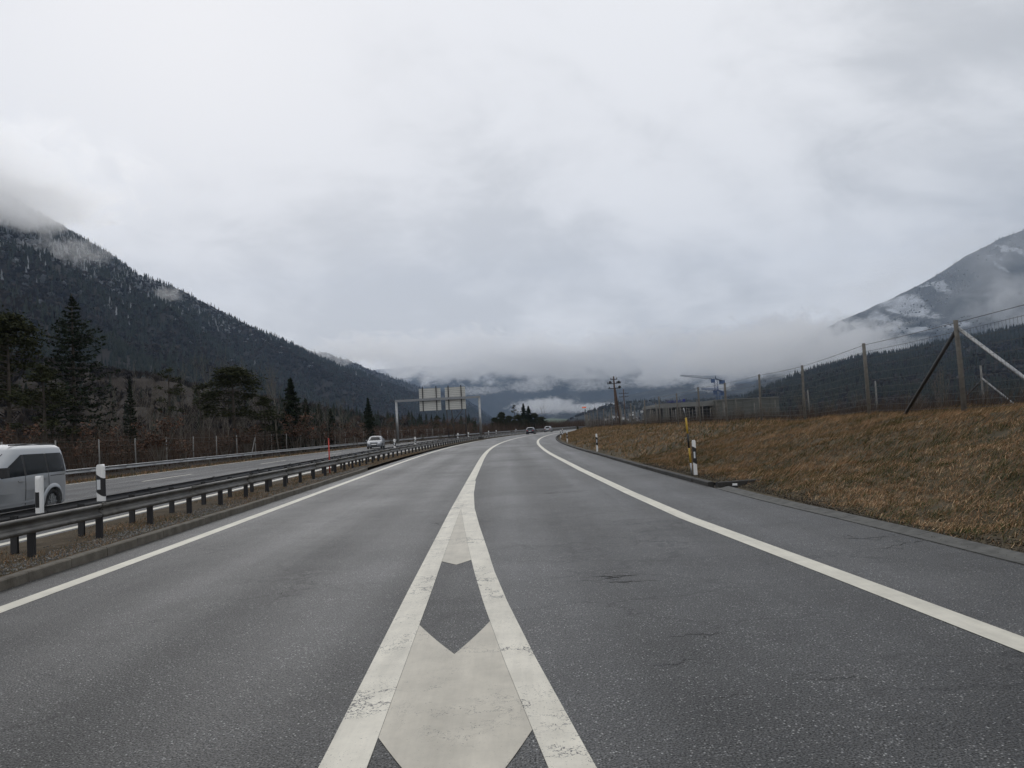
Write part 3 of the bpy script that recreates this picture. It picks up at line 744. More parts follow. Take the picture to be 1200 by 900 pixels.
fence('wood_edge_fence', 'wire fence on thin grey posts in front of the wood beyond the far guardrail', fl, 2.25, fz, [.3, .8, 1.3, 1.8, 2.15], None, FPOST_F, .045, wire_r=.003,
      braces=(((fl[11][0], fl[11][1], 2.0), (fl[11][0] + .2, fl[11][1] - 2.0, 0), FPOST_F, .05),))
# vineyard / orchard stakes behind the tall fence, far down the bank
rr = random.Random(5)
root = empty('orchard_trellis', (22, 95, .6), label='rows of thin orchard stakes behind the distant part of the tall fence', cat='trellis')
sm_ = MB().tube([(0, 0, -.3), (0, 0, 3.2)], .05, 5).mesh('stake', FPOST)
for i in range(60):
    y = 90 + (i % 15) * 7; x = fence_x(y) + 4 + (i // 15) * 4.5 + rr.uniform(-.2, .2)
    o = link_obj('stake', sm_, root); o.location = Vector((x, y, .2)) - root.location; o.scale = (1, 1, rr.uniform(.85, 1.1))

# ------------------------------------------------------------------ vehicles
def ring_at(spec, z):
    """spec rows: z, xfront, xrear, halfwidth, exponent"""
    zs = [s[0] for s in spec]; return [float(np.interp(z, zs, [s[i] for s in spec])) for i in range(1, 5)]
def side_y(spec, x, z):
    xf, xr, hw, e = ring_at(spec, z); c = (xf + xr) / 2; a = abs(xf - xr) / 2
    q = min(.999, abs((x - c) / a)); return hw * (1 - q ** e) ** (1 / e)
def body_mesh(spec, wheels, wr, n=64, sub=3, m=None):
    zs = []
    for a, b in zip(spec[:-1], spec[1:]): zs += [a[0] + (b[0] - a[0]) * i / sub for i in range(sub)]
    zs.append(spec[-1][0]); vs = []; fs = []
    for z in zs:
        xf, xr, hw, e = ring_at(spec, z); c = (xf + xr) / 2; a = abs(xf - xr) / 2
        for k in range(n):
            t = 2 * math.pi * k / n; ct, st = math.cos(t), math.sin(t)
            vs.append((c + a * math.copysign(abs(ct) ** (2 / e), ct), hw * math.copysign(abs(st) ** (2 / e), st), z))
    for j in range(len(zs) - 1):
        for k in range(n): fs.append((j * n + k, j * n + (k + 1) % n, (j + 1) * n + (k + 1) % n, (j + 1) * n + k))
    mb = MB(); mb.add(vs, fs, 0, True); top = (len(zs) - 1) * n
    mb.add([vs[top + k] for k in range(n)], [tuple(range(n))], 0, False); mb.add([vs[k] for k in range(n)], [tuple(range(n))[::-1]], 0, False)
    me = mb.mesh('body', m)
    bm = bmesh.new(); bm.from_mesh(me); bmesh.ops.remove_doubles(bm, verts=bm.verts, dist=.0004); bmesh.ops.recalc_face_normals(bm, faces=bm.faces); bm.to_mesh(me); bm.free()
    o = bpy.data.objects.new('tmp', me); COL.objects.link(o)
    hw = max(s[3] for s in spec); cut = MB()
    for wx in wheels:
        for s in (-1, 1): cut.tube([(wx, s * (hw - .24), wr), (wx, s * (hw + .1), wr)], wr * 1.16, 28, smooth=False)
    co = cut.build('tmp_cut', m); md = o.modifiers.new('b', 'BOOLEAN'); md.object = co; md.operation = 'DIFFERENCE'; md.solver = 'EXACT'
    dg = bpy.context.evaluated_depsgraph_get(); res = bpy.data.meshes.new_from_object(o.evaluated_get(dg))
    for x in (o, co): bpy.data.objects.remove(x)
    res.name = 'body'
    return res
def panel(spec, xs, zlo, zhi, s, off=.004, nz=6):
    """patch on the side of the body between curves zlo(x), zhi(x)"""
    vs = []; fs = []
    for x in xs:
        a, b = zlo(x), zhi(x)
        for j in range(nz + 1):
            z = a + (b - a) * j / nz; vs.append((x, s * (side_y(spec, x, z) + off), z))
    n = nz + 1
    for i in range(len(xs) - 1):
        for j in range(nz): fs.append((i * n + j, i * n + j + 1, (i + 1) * n + j + 1, (i + 1) * n + j))
    return vs, fs
def end_panel(spec, ys, z0, z1, front, off=.004, nz=5):
    vs = []; fs = []
    for y in ys:
        for j in range(nz + 1):
            z = z0 + (z1 - z0) * j / nz; xf, xr, hw, e = ring_at(spec, z); c = (xf + xr) / 2; a = abs(xf - xr) / 2
            q = min(.999, abs(y) / hw); d = a * (1 - q ** e) ** (1 / e) + off
            vs.append((c + (d if front else -d), y, z))
    n = nz + 1
    for i in range(len(ys) - 1):
        for j in range(nz): fs.append((i * n + j, i * n + j + 1, (i + 1) * n + j + 1, (i + 1) * n + j))
    return vs, fs
def lin(a, b, n): return [a + (b - a) * i / (n - 1) for i in range(n)]
def add_wheel(root, x, y, r, wd=.20):
    s = 1 if y > 0 else -1
    ty = MB(); n = 28; prof = [(r * .66, wd / 2 - .01), (r * .93, wd / 2), (r, wd / 2 - .03), (r, -wd / 2 + .03), (r * .93, -wd / 2), (r * .66, -wd / 2 + .01)]
    vs = [(math.cos(2 * math.pi * k / n) * a, b, math.sin(2 * math.pi * k / n) * a) for a, b in prof for k in range(n)]
    k6 = len(prof); fs = [(j * n + k, j * n + (k + 1) % n, ((j + 1) % k6) * n + (k + 1) % n, ((j + 1) % k6) * n + k) for j in range(k6) for k in range(n)]
    ty.add(vs, fs, 0, True); wl = ty.build('wheel', RUBBER, root, (x, y, r))
    rm = MB(); rm.tube([(0, -.06, 0), (0, .06, 0)], r * .65, 24, smooth=False); rm.tube([(0, s * .06, 0), (0, s * .085, 0)], r * .17, 10)
    for q in range(10):
        a = 2 * math.pi * q / 10; rm.box((math.cos(a) * r * .38, s * .068, math.sin(a) * r * .38), (r * .52, .02, r * .11), rot=(0, -a, 0))
    rm.build('rim', ALLOY, wl)

def make_van():
    # x: front positive. heights above road. a tall compact people-carrier
    spec = [(.20, 4.30, .06, .84, 7), (.30, 4.38, .02, .895, 8), (.50, 4.42, .0, .915, 8), (.72, 4.40, .0, .925, 8), (.90, 4.30, .01, .925, 8), (1.00, 4.02, .015, .92, 8), (1.08, 3.24, .02, .91, 9),
            (1.18, 3.06, .03, .895, 9), (1.40, 2.74, .065, .855, 9), (1.60, 2.44, .11, .81, 9), (1.70, 2.28, .15, .775, 9), (1.77, 2.14, .22, .71, 7), (1.815, 1.95, .36, .60, 5), (1.83, 1.9, .55, .45, 4)]
    root = empty('van', (0, 0, 0), label='silver passenger van with dark rear windows, cut off by the left edge', cat='van')
    wh = (.82, 3.5); wr = .325
    me = body_mesh(spec, wh, wr, 72, 3, SILVER); link_obj('body', me, root)
    for s in (1, -1):
        lo = lambda x: 1.075 - .055 * max(0, (x - 1.2)) * .55
        hi = lambda x: 1.565 - max(0, (x - 1.95)) * .52 - max(0, .34 - x) * .9
        for xa, xb in ((.26, .98), (1.06, 1.86), (1.95, 2.80)):
            h2 = (lambda x, xa=xa, xb=xb: hi(x) if xb < 2.5 else max(lo(x) + .03, hi(x)))
            vs, fs = panel(spec, lin(xa, xb, 9), lo, h2, s, .006); MB().add(vs, fs, 0, True).build('side_window', GLASS, root, fix=False)
        for xx, (a, b) in ((1.01, (1.07, 1.56)), (1.905, (1.05, 1.56))):
            vs, fs = panel(spec, [xx - .055, xx + .055], lambda x: a, lambda x: b, s, .003); MB().add(vs, fs, 0, True).build('window_pillar', TRIM, root, fix=False)
        for xx in (1.93, 1.02):          # door gaps
            vs, fs = panel(spec, [xx - .011, xx + .011], lambda x: .34, lambda x: 1.05, s, .003, 8); MB().add(vs, fs).build('door_gap', TRIM, root, fix=False)
        vs, fs = panel(spec, lin(.12, .95, 6), lambda x: .985, lambda x: 1.003, s, .004, 1); MB().add(vs, fs).build('slide_rail', TRIM, root, fix=False)
        vs, fs = panel(spec, lin(1.3, 3.0, 8), lambda x: .225, lambda x: .33, s, .008, 2); MB().add(vs, fs, 0, True).build('sill_trim', TRIM, root, fix=False)
        for xx, zz in ((2.12, .93), (1.2, .95)):
            MB().box((xx, s * (side_y(spec, xx, zz) + .018), zz), (.19, .03, .03)).build('door_handle', SILVER, root)
        # flared wheel arch lips and a body crease
        for wx in wh:
            mb = MB(); n = 18; vs = []; k = 0
            for i in range(n + 1):
                a = math.radians(-12 + 204 * i / n)
                for rr_, o_ in ((wr * 1.15, .028), (wr * 1.34, .022), (wr * 1.44, .002)):
                    x, z = wx + math.cos(a) * rr_, wr + math.sin(a) * rr_; vs.append((x, s * (side_y(spec, x, max(.2, z)) + o_), z))
            fs = [(i * 3 + j, i * 3 + j + 1, (i + 1) * 3 + j + 1, (i + 1) * 3 + j) for i in range(n) for j in range(2)]
            mb.add(vs, fs, 0, True).build('wheel_arch', SILVER, root, fix=False)
        vs, fs = panel(spec, lin(1.3, 3.1, 10), lambda x: .40, lambda x: .455, s, .016, 2); MB().add(vs, fs, 0, True).build('door_crease', SILVER, root, fix=False)
        m_ = MB(); m_.tube([(2.98, s * .90, 1.10), (2.95, s * 1.0, 1.12)], .03, 6); m_.box((2.95, s * 1.08, 1.17), (.14, .20, .22), rot=(0, 0, s * .15)); m_.build('wing_mirror', TRIM, root)
        vs, fs = panel(spec, lin(.012, .09, 4), lambda x: .86, lambda x: 1.22, s, .004, 6); MB().add(vs, fs, 0, True).build('tail_light', LAMP_R, root, fix=False)
        for wx in wh: add_wheel(root, wx, s * .80, wr)
        MB().tube([(.35, s * .66, 1.79), (1.2, s * .66, 1.815), (2.1, s * .64, 1.80)], .016, 6).build('roof_rail', TRIM, root)
    vs, fs = end_panel(spec, lin(-.70, .70, 9), 1.12, 1.60, True, .006); MB().add(vs, fs, 0, True).build('windscreen', GLASS, root, fix=False)
    vs, fs = end_panel(spec, lin(-.68, .68, 9), 1.08, 1.52, False, .006); MB().add(vs, fs, 0, True).build('rear_window', GLASS, root, fix=False)
    for s in (1, -1):
        vs, fs = end_panel(spec, lin(s * .50, s * .82, 5), .74, .92, True, .006); MB().add(vs, fs, 0, True).build('headlight', LAMP_C, root, fix=False)
    vs, fs = end_panel(spec, lin(-.42, .42, 5), .50, .80, True, .006); MB().add(vs, fs, 0, True).build('grille', TRIM, root, fix=False)
    return root
van = make_van()
van.rotation_euler = (0, 0, R(-90) - math.atan(0.0215) * -1)   # facing the camera
van.location = (-12.85, 21.45, 0); van.scale = (1.1, 1, 1)

def make_car(label, paint_m, hatch=False, name='car'):
    spec = [(.18, 4.28, .12, .78, 5), (.30, 4.40, .03, .85, 5.5), (.50, 4.42, .0, .875, 6), (.68, 4.34, .0, .88, 6), (.82, 4.10, .03, .875, 6), (.92, 3.30, .06 if hatch else .10, .86, 6), (.98, 3.12, .16 if hatch else .62, .845, 6),
            (1.12, 2.86, .26 if hatch else .86, .79, 6), (1.28, 2.52, .42 if hatch else 1.14, .71, 5.5), (1.37, 2.28, .6 if hatch else 1.36, .64, 5), (1.42, 2.05, .85 if hatch else 1.52, .54, 4), (1.44, 1.9, 1.1 if hatch else 1.62, .40, 3)]
    root = empty(name, label=label, cat='car')
    wh = (.85, 3.45); wr = .31
    link_obj('body', body_mesh(spec, wh, wr, 48, 2, paint_m), root)
    for s in (1, -1):
        for xa, xb in ((1.0, 1.85), (1.93, 2.85)):
            vs, fs = panel(spec, lin(xa, xb, 7), lambda x: .95, lambda x: max(.97, min(1.34, 1.34 - max(0, x - 2.2) * .55, 1.34 - max(0, 1.45 - x) * (.5 if hatch else .75))), s, .006, 4); MB().add(vs, fs, 0, True).build('side_window', GLASS, root, fix=False)
        vs, fs = end_panel(spec, lin(s * .44, s * .78, 5), .60, .76, True, .006, 3); MB().add(vs, fs, 0, True).build('headlight', LAMP_C, root, fix=False)
        vs, fs = end_panel(spec, lin(s * .46, s * .82, 5), .68, .84, False, .006, 3); MB().add(vs, fs, 0, True).build('tail_light', LAMP_R, root, fix=False)
        MB().box((2.85, s * .97, .98), (.12, .2, .13)).build('wing_mirror', paint_m, root)
        for wx in wh: add_wheel(root, wx, s * .76, wr, .19)
    vs, fs = end_panel(spec, lin(-.70, .70, 9), .94, 1.37, True, .006); MB().add(vs, fs, 0, True).build('windscreen', GLASS, root, fix=False)
    vs, fs = end_panel(spec, lin(-.6, .6, 7), 1.0, 1.34, False, .006); MB().add(vs, fs, 0, True).build('rear_window', GLASS, root, fix=False)
    vs, fs = end_panel(spec, lin(-.38, .38, 5), .56, .70, True, .006, 2); MB().add(vs, fs, 0, True).build('grille', TRIM, root, fix=False)
    vs, fs = end_panel(spec, lin(-.62, .62, 5), .24, .42, True, .006, 2); MB().add(vs, fs, 0, True).build('bumper_intake', TRIM, root, fix=False)
    for fr, zz in ((True, .46), (False, .56)):
        vs, fs = end_panel(spec, lin(-.26, .26, 3), zz, zz + .1, fr, .012, 1); MB().add(vs, fs).build('number_plate', WHITE, root, fix=False)
    vs, fs = end_panel(spec, lin(-.7, .7, 5), .22, .40, False, .006, 2); MB().add(vs, fs, 0, True).build('rear_bumper_trim', TRIM, root, fix=False)
    return root
c1 = make_car('silver saloon car with headlights coming towards us beyond the guardrail', SILVER2)
c1.location = (-16.3, 95, 0.0); c1.rotation_euler = (0, 0, R(-90 + 3.5))
c2 = make_car('dark car driving away in the left lane at the bend', DARKCAR, True)
c2.location = (3.2, 165, 0.0); c2.rotation_euler = (0, 0, R(90 - 7))
c3 = make_car('small pale silver car driving away ahead of the dark one', SILVER2, True)
c3.location = (8.1, 196, 0.0); c3.rotation_euler = (0, 0, R(90 - 9))

# ------------------------------------------------------------------ sign gantry
g = empty('sign_gantry', (-11.6, 127, 0), label='steel gantry over the opposite carriageway carrying two sign boards seen from behind', cat='gantry')
GX = (-18.6 + 11.6, -5.35 + 11.6); GH = 6.75
for x in GX:
    c = MB().tube([(x, 0, 0.0), (x, 0, GH - .15)], [.22, .19], 10); c.build('column', GALV, g)
    MB().box((x, 0, .10), (.7, .6, .36)).build('column_foot', CONC, g)
MB().box(((GX[0] + GX[1]) / 2, 0, GH), (GX[1] - GX[0] + .4, .34, .36)).build('beam', mat('gantry_beam', (0.24, 0.25, 0.265), 0.5, 0.1, 3, metal=0.3), g)
for k, (xa, xb) in enumerate(((-14.95 + 11.6, -11.5 + 11.6), (-10.8 + 11.6, -7.55 + 11.6))):
    z0, z1 = (4.95, 8.55) if k == 0 else (4.95, 8.55)
    pn = MB().box(((xa + xb) / 2, +.40, (z0 + z1) / 2), (xb - xa, .05, z1 - z0)).build('sign_board', SIGNM, g)
    n = 12
    for i in range(n + 1):
        z = z0 + .04 + (z1 - z0 - .08) * i / n
        MB().box(((xa + xb) / 2, +.355, z), (xb - xa - .02, .04, .045)).build('rib', SIGNR, pn)
    for q in (.17, .80):
        MB().box((xa + (xb - xa) * q, +.265, (z0 + z1) / 2 + .1), (.14, .13, z1 - z0 + .35)).build('support_post', STEEL_D, g)
# dark direction board seen behind the gantry
g2 = empty('direction_sign', (-13.6, 168, 0), label='dark board on tall steel legs standing behind the gantry', cat='sign')
MB().box((0, 0, 8.2), (1.3, .15, 3.0)).build('board', STEEL_D, g2)
for x0_, x1_ in ((-.5, -.4), (.5, .9), (3.6, 3.2)):
    MB().tube([(x1_ + .2, 0, -.1), (x0_, 0, 6.9)], .14, 6).build('leg', STEEL_D, g2)
MB().tube([(.6, 0, 3.2), (3.3, 0, 6.4)], .09, 6).build('strut', STEEL_D, g2)
MB().box((1.6, 0, 6.85), (4.4, .12, .2)).build('crossbeam', STEEL_D, g2)
# aerial pipeline markers: little orange roofs on poles
def roof_marker(loc, h, label, s=1.0):
    t = empty('roof_marker', loc, label=label, cat='marker', group='orange roof shaped pipeline markers')
    MB().tube([(0, 0, -.2), (0, 0, h)], .05 * s, 6).build('pole', FPOST_F, t)
    mb = MB(); w_, l_, hh = .42 * s, .6 * s, .34 * s
    mb.add([(-l_, -w_, h), (l_, -w_, h), (l_, 0, h + hh), (-l_, 0, h + hh), (-l_, w_, h), (l_, w_, h), (-l_, -w_, h - .03), (l_, -w_, h - .03), (l_, 0, h + hh - .04), (-l_, 0, h + hh - .04), (-l_, w_, h - .03), (l_, w_, h - .03)],
           [(0, 1, 2, 3), (3, 2, 5, 4), (6, 9, 8, 7), (9, 10, 11, 8), (0, 3, 9, 6), (3, 4, 10, 9), (1, 7, 8, 2), (2, 8, 11, 5), (0, 6, 7, 1), (4, 5, 11, 10)])
    mb.build('roof', ORANGE, t)
p = at(364.5, 502, 100); roof_marker((p.x, p.y, 0), p.z - .1, 'orange roof shaped marker on a pole in front of the wood, left of the gantry', .55)
p = at(684.5, 478, 118); roof_marker((p.x, p.y, .6), p.z - .6, 'orange roof shaped marker on a pole behind the fence, left of the power pole', .5)

# ------------------------------------------------------------------ power poles, crane, hall
def power_pole(px, ptop, Y, label, arms, kind=0):
    tp = at(px, ptop, Y); h = tp.z + .4
    t = empty('power_pole', (tp.x, Y, -.4), label=label, cat='power pole')
    MB().tube([(.12 if not kind else 0, 0, -.5), (0, 0, h)], [.20, .12], 8).build('pole', WOOD, t)
    if not kind: MB().tube([(.85, .1, -.5), (.18, .05, h * .72), (.1, 0, h * .8)], [.2, .14, .12], 8).build('pole', WOOD, t)
    for z, l in arms:
        MB().box((0, -.12, h - z), (l, .12, .12)).build('crossarm', STEEL_D, t)
        for q in (-.46, -.2, .2, .46) if l > 2 else (-.42, .42):
            MB().tube([(q * l, -.12, h - z + .05), (q * l, -.12, h - z + .16), (q * l, -.12, h - z + .3)], [.03, .08, .05], 6).build('insulator', STEEL_D, t)
    if not kind:
        for x, z in ((-.62, .95), (.75, .95), (.85, 1.75)):
            MB().tube([(x, -.12, h - z - .18), (x, -.12, h - z), (x, -.12, h - z + .2)], [.18, .26, .14], 8).build('switch', STEEL_D, t)
    return t
power_pole(719, 441, 128, 'dark wooden double power pole with three crossarms and bulky insulators', ((.5, 1.1), (1.15, 2.2), (1.95, 1.9)))
power_pole(730.5, 456, 215, 'slim power pole with two crossarms, farther off beside the double pole', ((1.2, 2.6), (2.1, 2.4)), 1)
# hall
hb = empty('factory_hall', (55, 215, 0), label='flat roofed grey hall with dark glazing and blue lettering on its roof', cat='building')
def bx_(name, xa, xb, ya, yb, za, zb, m, par=None, off=Vector((55, 215, 0))):
    return MB().box(((xa + xb) / 2 - off.x, (ya + yb) / 2 - off.y, (za + zb) / 2), (xb - xa, yb - ya, zb - za)).build(name, m, par or hb)
e0 = at(837, 470, 215); e1 = at(906, 468, 215); zt = e0.z
w1 = bx_('wall', e0.x, e1.x + 1.2, 214, 250, -.5, zt + .1, FACADE)
g0 = at(777, 474, 216)
w2 = bx_('wall', g0.x + .6, e0.x - .05, 217.2, 250, -.5, g0.z - 1.1, STEEL_D)
bx_('fascia', g0.x, e0.x - .03, 215.6, 250, g0.z - .95, g0.z + .25, FASCIA)
bx_('pier', g0.x, g0.x + 1.5, 215.7, 217.1, -.5, g0.z - .96, FACADE)
nn = 9
for i in range(nn):
    xa = g0.x + 1.7 + (e0.x - g0.x - 2) * i / nn; xb = g0.x + 1.7 + (e0.x - g0.x - 2) * (i + 1) / nn - .18
    wn = bx_('window', xa, xb, 216.9, 217.18, .6, g0.z - 1.25, mat('tinted_glazing', (0.012, 0.013, 0.014), 0.35, 0.1, 2, spec=0.1)); 
    bx_('frame', xb, xb + .14, 216.8, 217.15, .4, g0.z - 1.0, STEEL_D, hb)
for i in range(1, 7):
    x = e0.x + (e1.x + 1.2 - e0.x) * i / 7; bx_('panel_joint', x - .05, x + .05, 213.95, 214.02, -.4, zt, STEEL_D, w1)
bx_('roof_edge', e0.x - .1, e1.x + 1.3, 213.8, 250.1, zt + .11, zt + .3, FASCIA)
ax = at(763, 477, 224); bx = at(775, 477, 224)
bx_('annex_wall', ax.x, bx.x, 224, 238, -.5, ax.z - .5, STEEL_D); bx_('annex_roof', ax.x - .3, bx.x + .3, 223.6, 238.2, ax.z - .49, ax.z + .05, FASCIA)
tc = bpy.data.curves.new('lettering', 'FONT'); tc.body = 'HAMILTON'; tc.size = 1.0; tc.extrude = .06; tc.offset = .018
to = bpy.data.objects.new('tmp_text', tc); COL.objects.link(to)
dg = bpy.context.evaluated_depsgraph_get(); dg.update(); tm = bpy.data.meshes.new_from_object(to.evaluated_get(dg)); bpy.data.objects.remove(to)
tm.materials.clear(); tm.materials.append(BLUE); tm.name = 'lettering'
l0 = at(781.5, 474, 215.5); wtx = max(v.co.x for v in tm.vertices)
lo = link_obj('lettering', tm, hb); lo.location = (l0.x - 55, .5, g0.z + .32); sx_ = (at(798, 474, 215.5).x - l0.x) / wtx; lo.scale = (sx_, .95, .95); lo.rotation_euler = (R(90), 0, 0)
em = at(801.5, 471, 215.5); MB().tube([(em.x - 55, .4, g0.z + .8), (em.x - 55, .55, g0.z + .8)], .42, 12, smooth=False).build('emblem', BLUE, hb)
# mobile cranes behind the hall
def crane(px, py, tipx, tipy, cx_, cy_, Y, label, m1):
    top = at(px, py, Y); tip = at(tipx, tipy, Y - 12); ctr = at(cx_, cy_, Y + 5); base = Vector((top.x, Y, 0))
    t = empty('tower_crane', base, label=label, cat='crane', group='cranes behind the hall')
    s = .75; H = top.z - .3
    mast = MB()
    for dx in (-s, s):
        for dy in (-s, s): mast.tube([(dx, dy, 0), (dx, dy, H)], .09, 4)
    z = 0
    while z < H - 1.5:
        mast.tube([(-s, -s, z), (s, -s, z + 1.5)], .05, 4); mast.tube([(s, -s, z), (-s, -s, z + 1.5)], .05, 4); mast.tube([(-s, s, z), (-s, -s, z + 1.5)], .05, 4); z += 1.5
    mast.build('mast', m1, t)
    jib = MB(); a = top - base; b = tip - base; n = 16; d = (b - a)
    for o in (Vector((0, -.6, 0)), Vector((0, .6, 0)), Vector((0, 0, 1.1))): jib.tube([a + o, b + o * .4], .10, 4)
    for i in range(n):
        p0 = a + d * (i / n); p1 = a + d * ((i + .5) / n); p2_ = a + d * ((i + 1) / n); k = 1 - .6 * i / n
        jib.tube([p0 + Vector((0, -.6, 0)) * k, p1 + Vector((0, 0, 1.1)) * k], .06, 4); jib.tube([p1 + Vector((0, 0, 1.1)) * k, p2_ + Vector((0, -.6, 0)) * k], .06, 4)
    jib.build('jib', CRANE_W if m1 is CRANE_W else m1, t)
    c = ctr - base; MB().tube([a + Vector((0, 0, .2)), c + Vector((0, 0, .2))], .35, 4).build('counter_jib', m1, t)
    MB().box(c + Vector((-.4, 0, -.5)), (2.6, 1.4, 1.7)).build('counterweight', CRANE, t)
    MB().box(a + Vector((-1.6, -.8, -.7)), (1.6, 1.5, 1.8)).build('cabin', CRANE, t)
    MB().tube([a, a + Vector((0, 0, 2.0))], [.4, .12], 4).build('apex', m1, t)
    return t
crane(838.7, 444.5, 797.5, 440.5, 847, 446.5, 380, 'upper crane with a long pale jib pointing left above the hall', CRANE_W)
crane(841.5, 458, 822, 456, 848, 459.5, 360, 'lower blue crane with a short jib, just below the pale one', CRANE)

# ------------------------------------------------------------------ trees close by
def leafcloud(pts, size, jit=1.0, up=0.0, seed=0, aspect=0.35):
    """small pointed quads at pts, random orientation"""
    n = len(pts); g = np.random.default_rng(seed)
    a = g.normal(size=(n, 3)); a[:, 2] = a[:, 2] * .5 + up; a /= np.linalg.norm(a, axis=1)[:, None]
    b = np.cross(a, g.normal(size=(n, 3))); b /= np.linalg.norm(b, axis=1)[:, None]
    s = size * g.uniform(.6, 1.4, (n, 1)); B = np.asarray(pts)
    V = np.stack([B - a * s, B + b * s * aspect, B + a * s, B - b * s * aspect], 1).reshape(-1, 3)
    F = (np.array([[0, 1, 2], [0, 2, 3]])[None] + (np.arange(n) * 4)[:, None, None]).reshape(-1, 3)
    return V, F, np.repeat(g.random(n), 4)
def spruce_meshes(h, rad, seed, gap=.5, low=.08, droop=.25, upturn=.25, density=1.0, needle=NEEDLE, power=.85, needle_size=.16):
    """rad: crown radius at the base"""
    rr = random.Random(seed); tr = MB(); tr.tube([(0, 0, -.5), (0, 0, h * .5), (rr.uniform(-.1, .1), 0, h)], [h * .017, h * .010, .02], 8)
    br = MB(); pts = []; size = []
    z = h * low
    while z < h - .1:
        t = (z - h * low) / (h * (1 - low)); R0 = rad * (1 - t) ** power * min(1, (1 - t) / .28) ** .55 * rr.uniform(.75, 1.15) + .08
        nb = rr.randint(5, 8)
        a0 = rr.uniform(0, 6.3)
        for k in range(nb):
            a = a0 + 6.283 * k / nb + rr.uniform(-.25, .25); L = R0 * rr.uniform(.6, 1.12)
            if rr.random() < .08: continue
            ca, sa = math.cos(a), math.sin(a); prev = None; m = 5
            line = []
            for i in range(m + 1):
                s = i / m; line.append(Vector((ca * L * s, sa * L * s, z + (1 - t) * (-droop * L * math.sin(s * 2.2)) * .8 + upturn * L * s * s * (.5 + t))))
            br.tube([line[0], line[2], line[5]], [.02 + .012 * L, .015, .006], 3, caps=False)
            q = int(L * 13 * density / max(.5, needle_size / .16)) + 3
            for _ in range(q):
                s = rr.random() ** .7; i = min(m - 1, int(s * m)); p = line[i].lerp(line[i + 1], s * m - i)
                side = rr.gauss(0, 1) * .17 * L * (1 - s * .6); p = p + Vector((-sa * side, ca * side, -abs(rr.gauss(0, .07)) * (1 + L * .25)))
                pts.append(tuple(p))
        z += gap * rr.uniform(.75, 1.25) * (1 - .55 * t)
    for _ in range(12): pts.append((rr.gauss(0, .05), rr.gauss(0, .05), h - rr.uniform(-.15, .6)))
    V, F, T = leafcloud(pts, needle_size, seed=seed, aspect=.42)
    return tr.mesh('trunk', BARK), br.mesh('branches', BARK), np_mesh('needles', V, F, tint=T, mats=[needle])
def pine_meshes(h, rad, seed, low=.45, clumps=34, needle=NEEDLE_P, flat=.5, per=130, size=.17):
    rr = random.Random(seed); tr = MB(); bend = rr.uniform(-.03, .03) * h
    def sp(z): return Vector((bend * math.sin(z / h * 3), bend * .5 * math.sin(z / h * 2), z))
    tr.tube([sp(-.4 if i == 0 else h * i / 8) for i in range(9)], [h * .018 * (1 - .9 * i / 8) + .02 for i in range(9)], 8)
    br = MB(); pts = []
    for c in range(clumps):
        t = rr.random() ** .8; z = h * (low + (1 - low) * t); L = rad * (math.sin(min(1, (1 - t) * 1.25 + .12) * 1.7)) * rr.uniform(.35, 1.05)
        a = rr.uniform(0, 6.3); p0 = sp(z - .06 * h * (1 - t)); p1 = Vector((p0.x + math.cos(a) * L, p0.y + math.sin(a) * L, z + L * rr.uniform(.0, .35)))
        mid = p0.lerp(p1, .5) + Vector((0, 0, -.05 * L)); br.tube([p0, mid, p1], [.03 + .012 * L, .03, .012], 4, caps=False)
        cr = rad * rr.uniform(.16, .32)
        for _ in range(per):
            v = Vector((rr.gauss(0, 1), rr.gauss(0, 1), rr.gauss(0, flat))) * cr * .6
            pts.append(tuple(p1 + v))
    for c in range(7):      # dead stubs
        z = h * rr.uniform(.2, low); a = rr.uniform(0, 6.3); p0 = sp(z); br.tube([p0, p0 + Vector((math.cos(a), math.sin(a), rr.uniform(-.2, .3))) * rr.uniform(.5, 1.6)], [.03, .01], 3, caps=False)
    V, F, T = leafcloud(pts, size, seed=seed, aspect=.4)
    return tr.mesh('trunk', BARK), br.mesh('branches', BARK), np_mesh('needles', V, F, tint=T, mats=[needle])
def bare_meshes(h, seed, spread=.5, levels=4, bark=BARK_P, leaves=0, thin=1.0, twig_m=None):
    rr = random.Random(seed); tr = MB(); br = MB(); tips = []
    def grow(p, d, L, r, lv):
        n = 3; q = [p]
        for i in range(n): d = (d + Vector((rr.gauss(0, .10), rr.gauss(0, .10), .05))).normalized(); q.append(q[-1] + d * L / n)
        (tr if lv == 0 else br).tube(q, [r, r * .85, r * .65, r * .45], 6 if lv == 0 else 3, caps=False)
        if lv >= levels: tips.append(q[-1]); return
        k = rr.randint(4, 6) if lv == 0 else rr.randint(2, 4)
        for i in range(k):
            s = rr.uniform(.35, 1) if lv else rr.uniform(.3, 1); b = q[min(n - 1, int(s * n))].lerp(q[min(n, int(s * n) + 1)], s * n % 1)
            nd = (d * (1 - spread * .4) + Vector((rr.gauss(0, spread), rr.gauss(0, spread), rr.uniform(0, .35)))).normalized()
            grow(b, nd, L * rr.uniform(.42, .68), max(.006, r * .45), lv + 1)
        tips.append(q[-1])
    grow(Vector((0, 0, -.3)), Vector((rr.gauss(0, .03), rr.gauss(0, .03), 1)).normalized(), h * .68, h * .011 * thin, 0)
    out = [tr.mesh('trunk', bark), br.mesh('twigs', twig_m or BARK_P)]
    if leaves:
        pts = []
        while len(pts) < leaves:
            t_ = rr.choice(tips); pts.append((t_.x + rr.gauss(0, .25), t_.y + rr.gauss(0, .25), t_.z + rr.gauss(0, .25)))
        V, F, T = leafcloud(pts, .07, seed=seed, aspect=.7); out.append(np_mesh('leaves', V, F, tint=T, mats=[LEAF]))
    return out
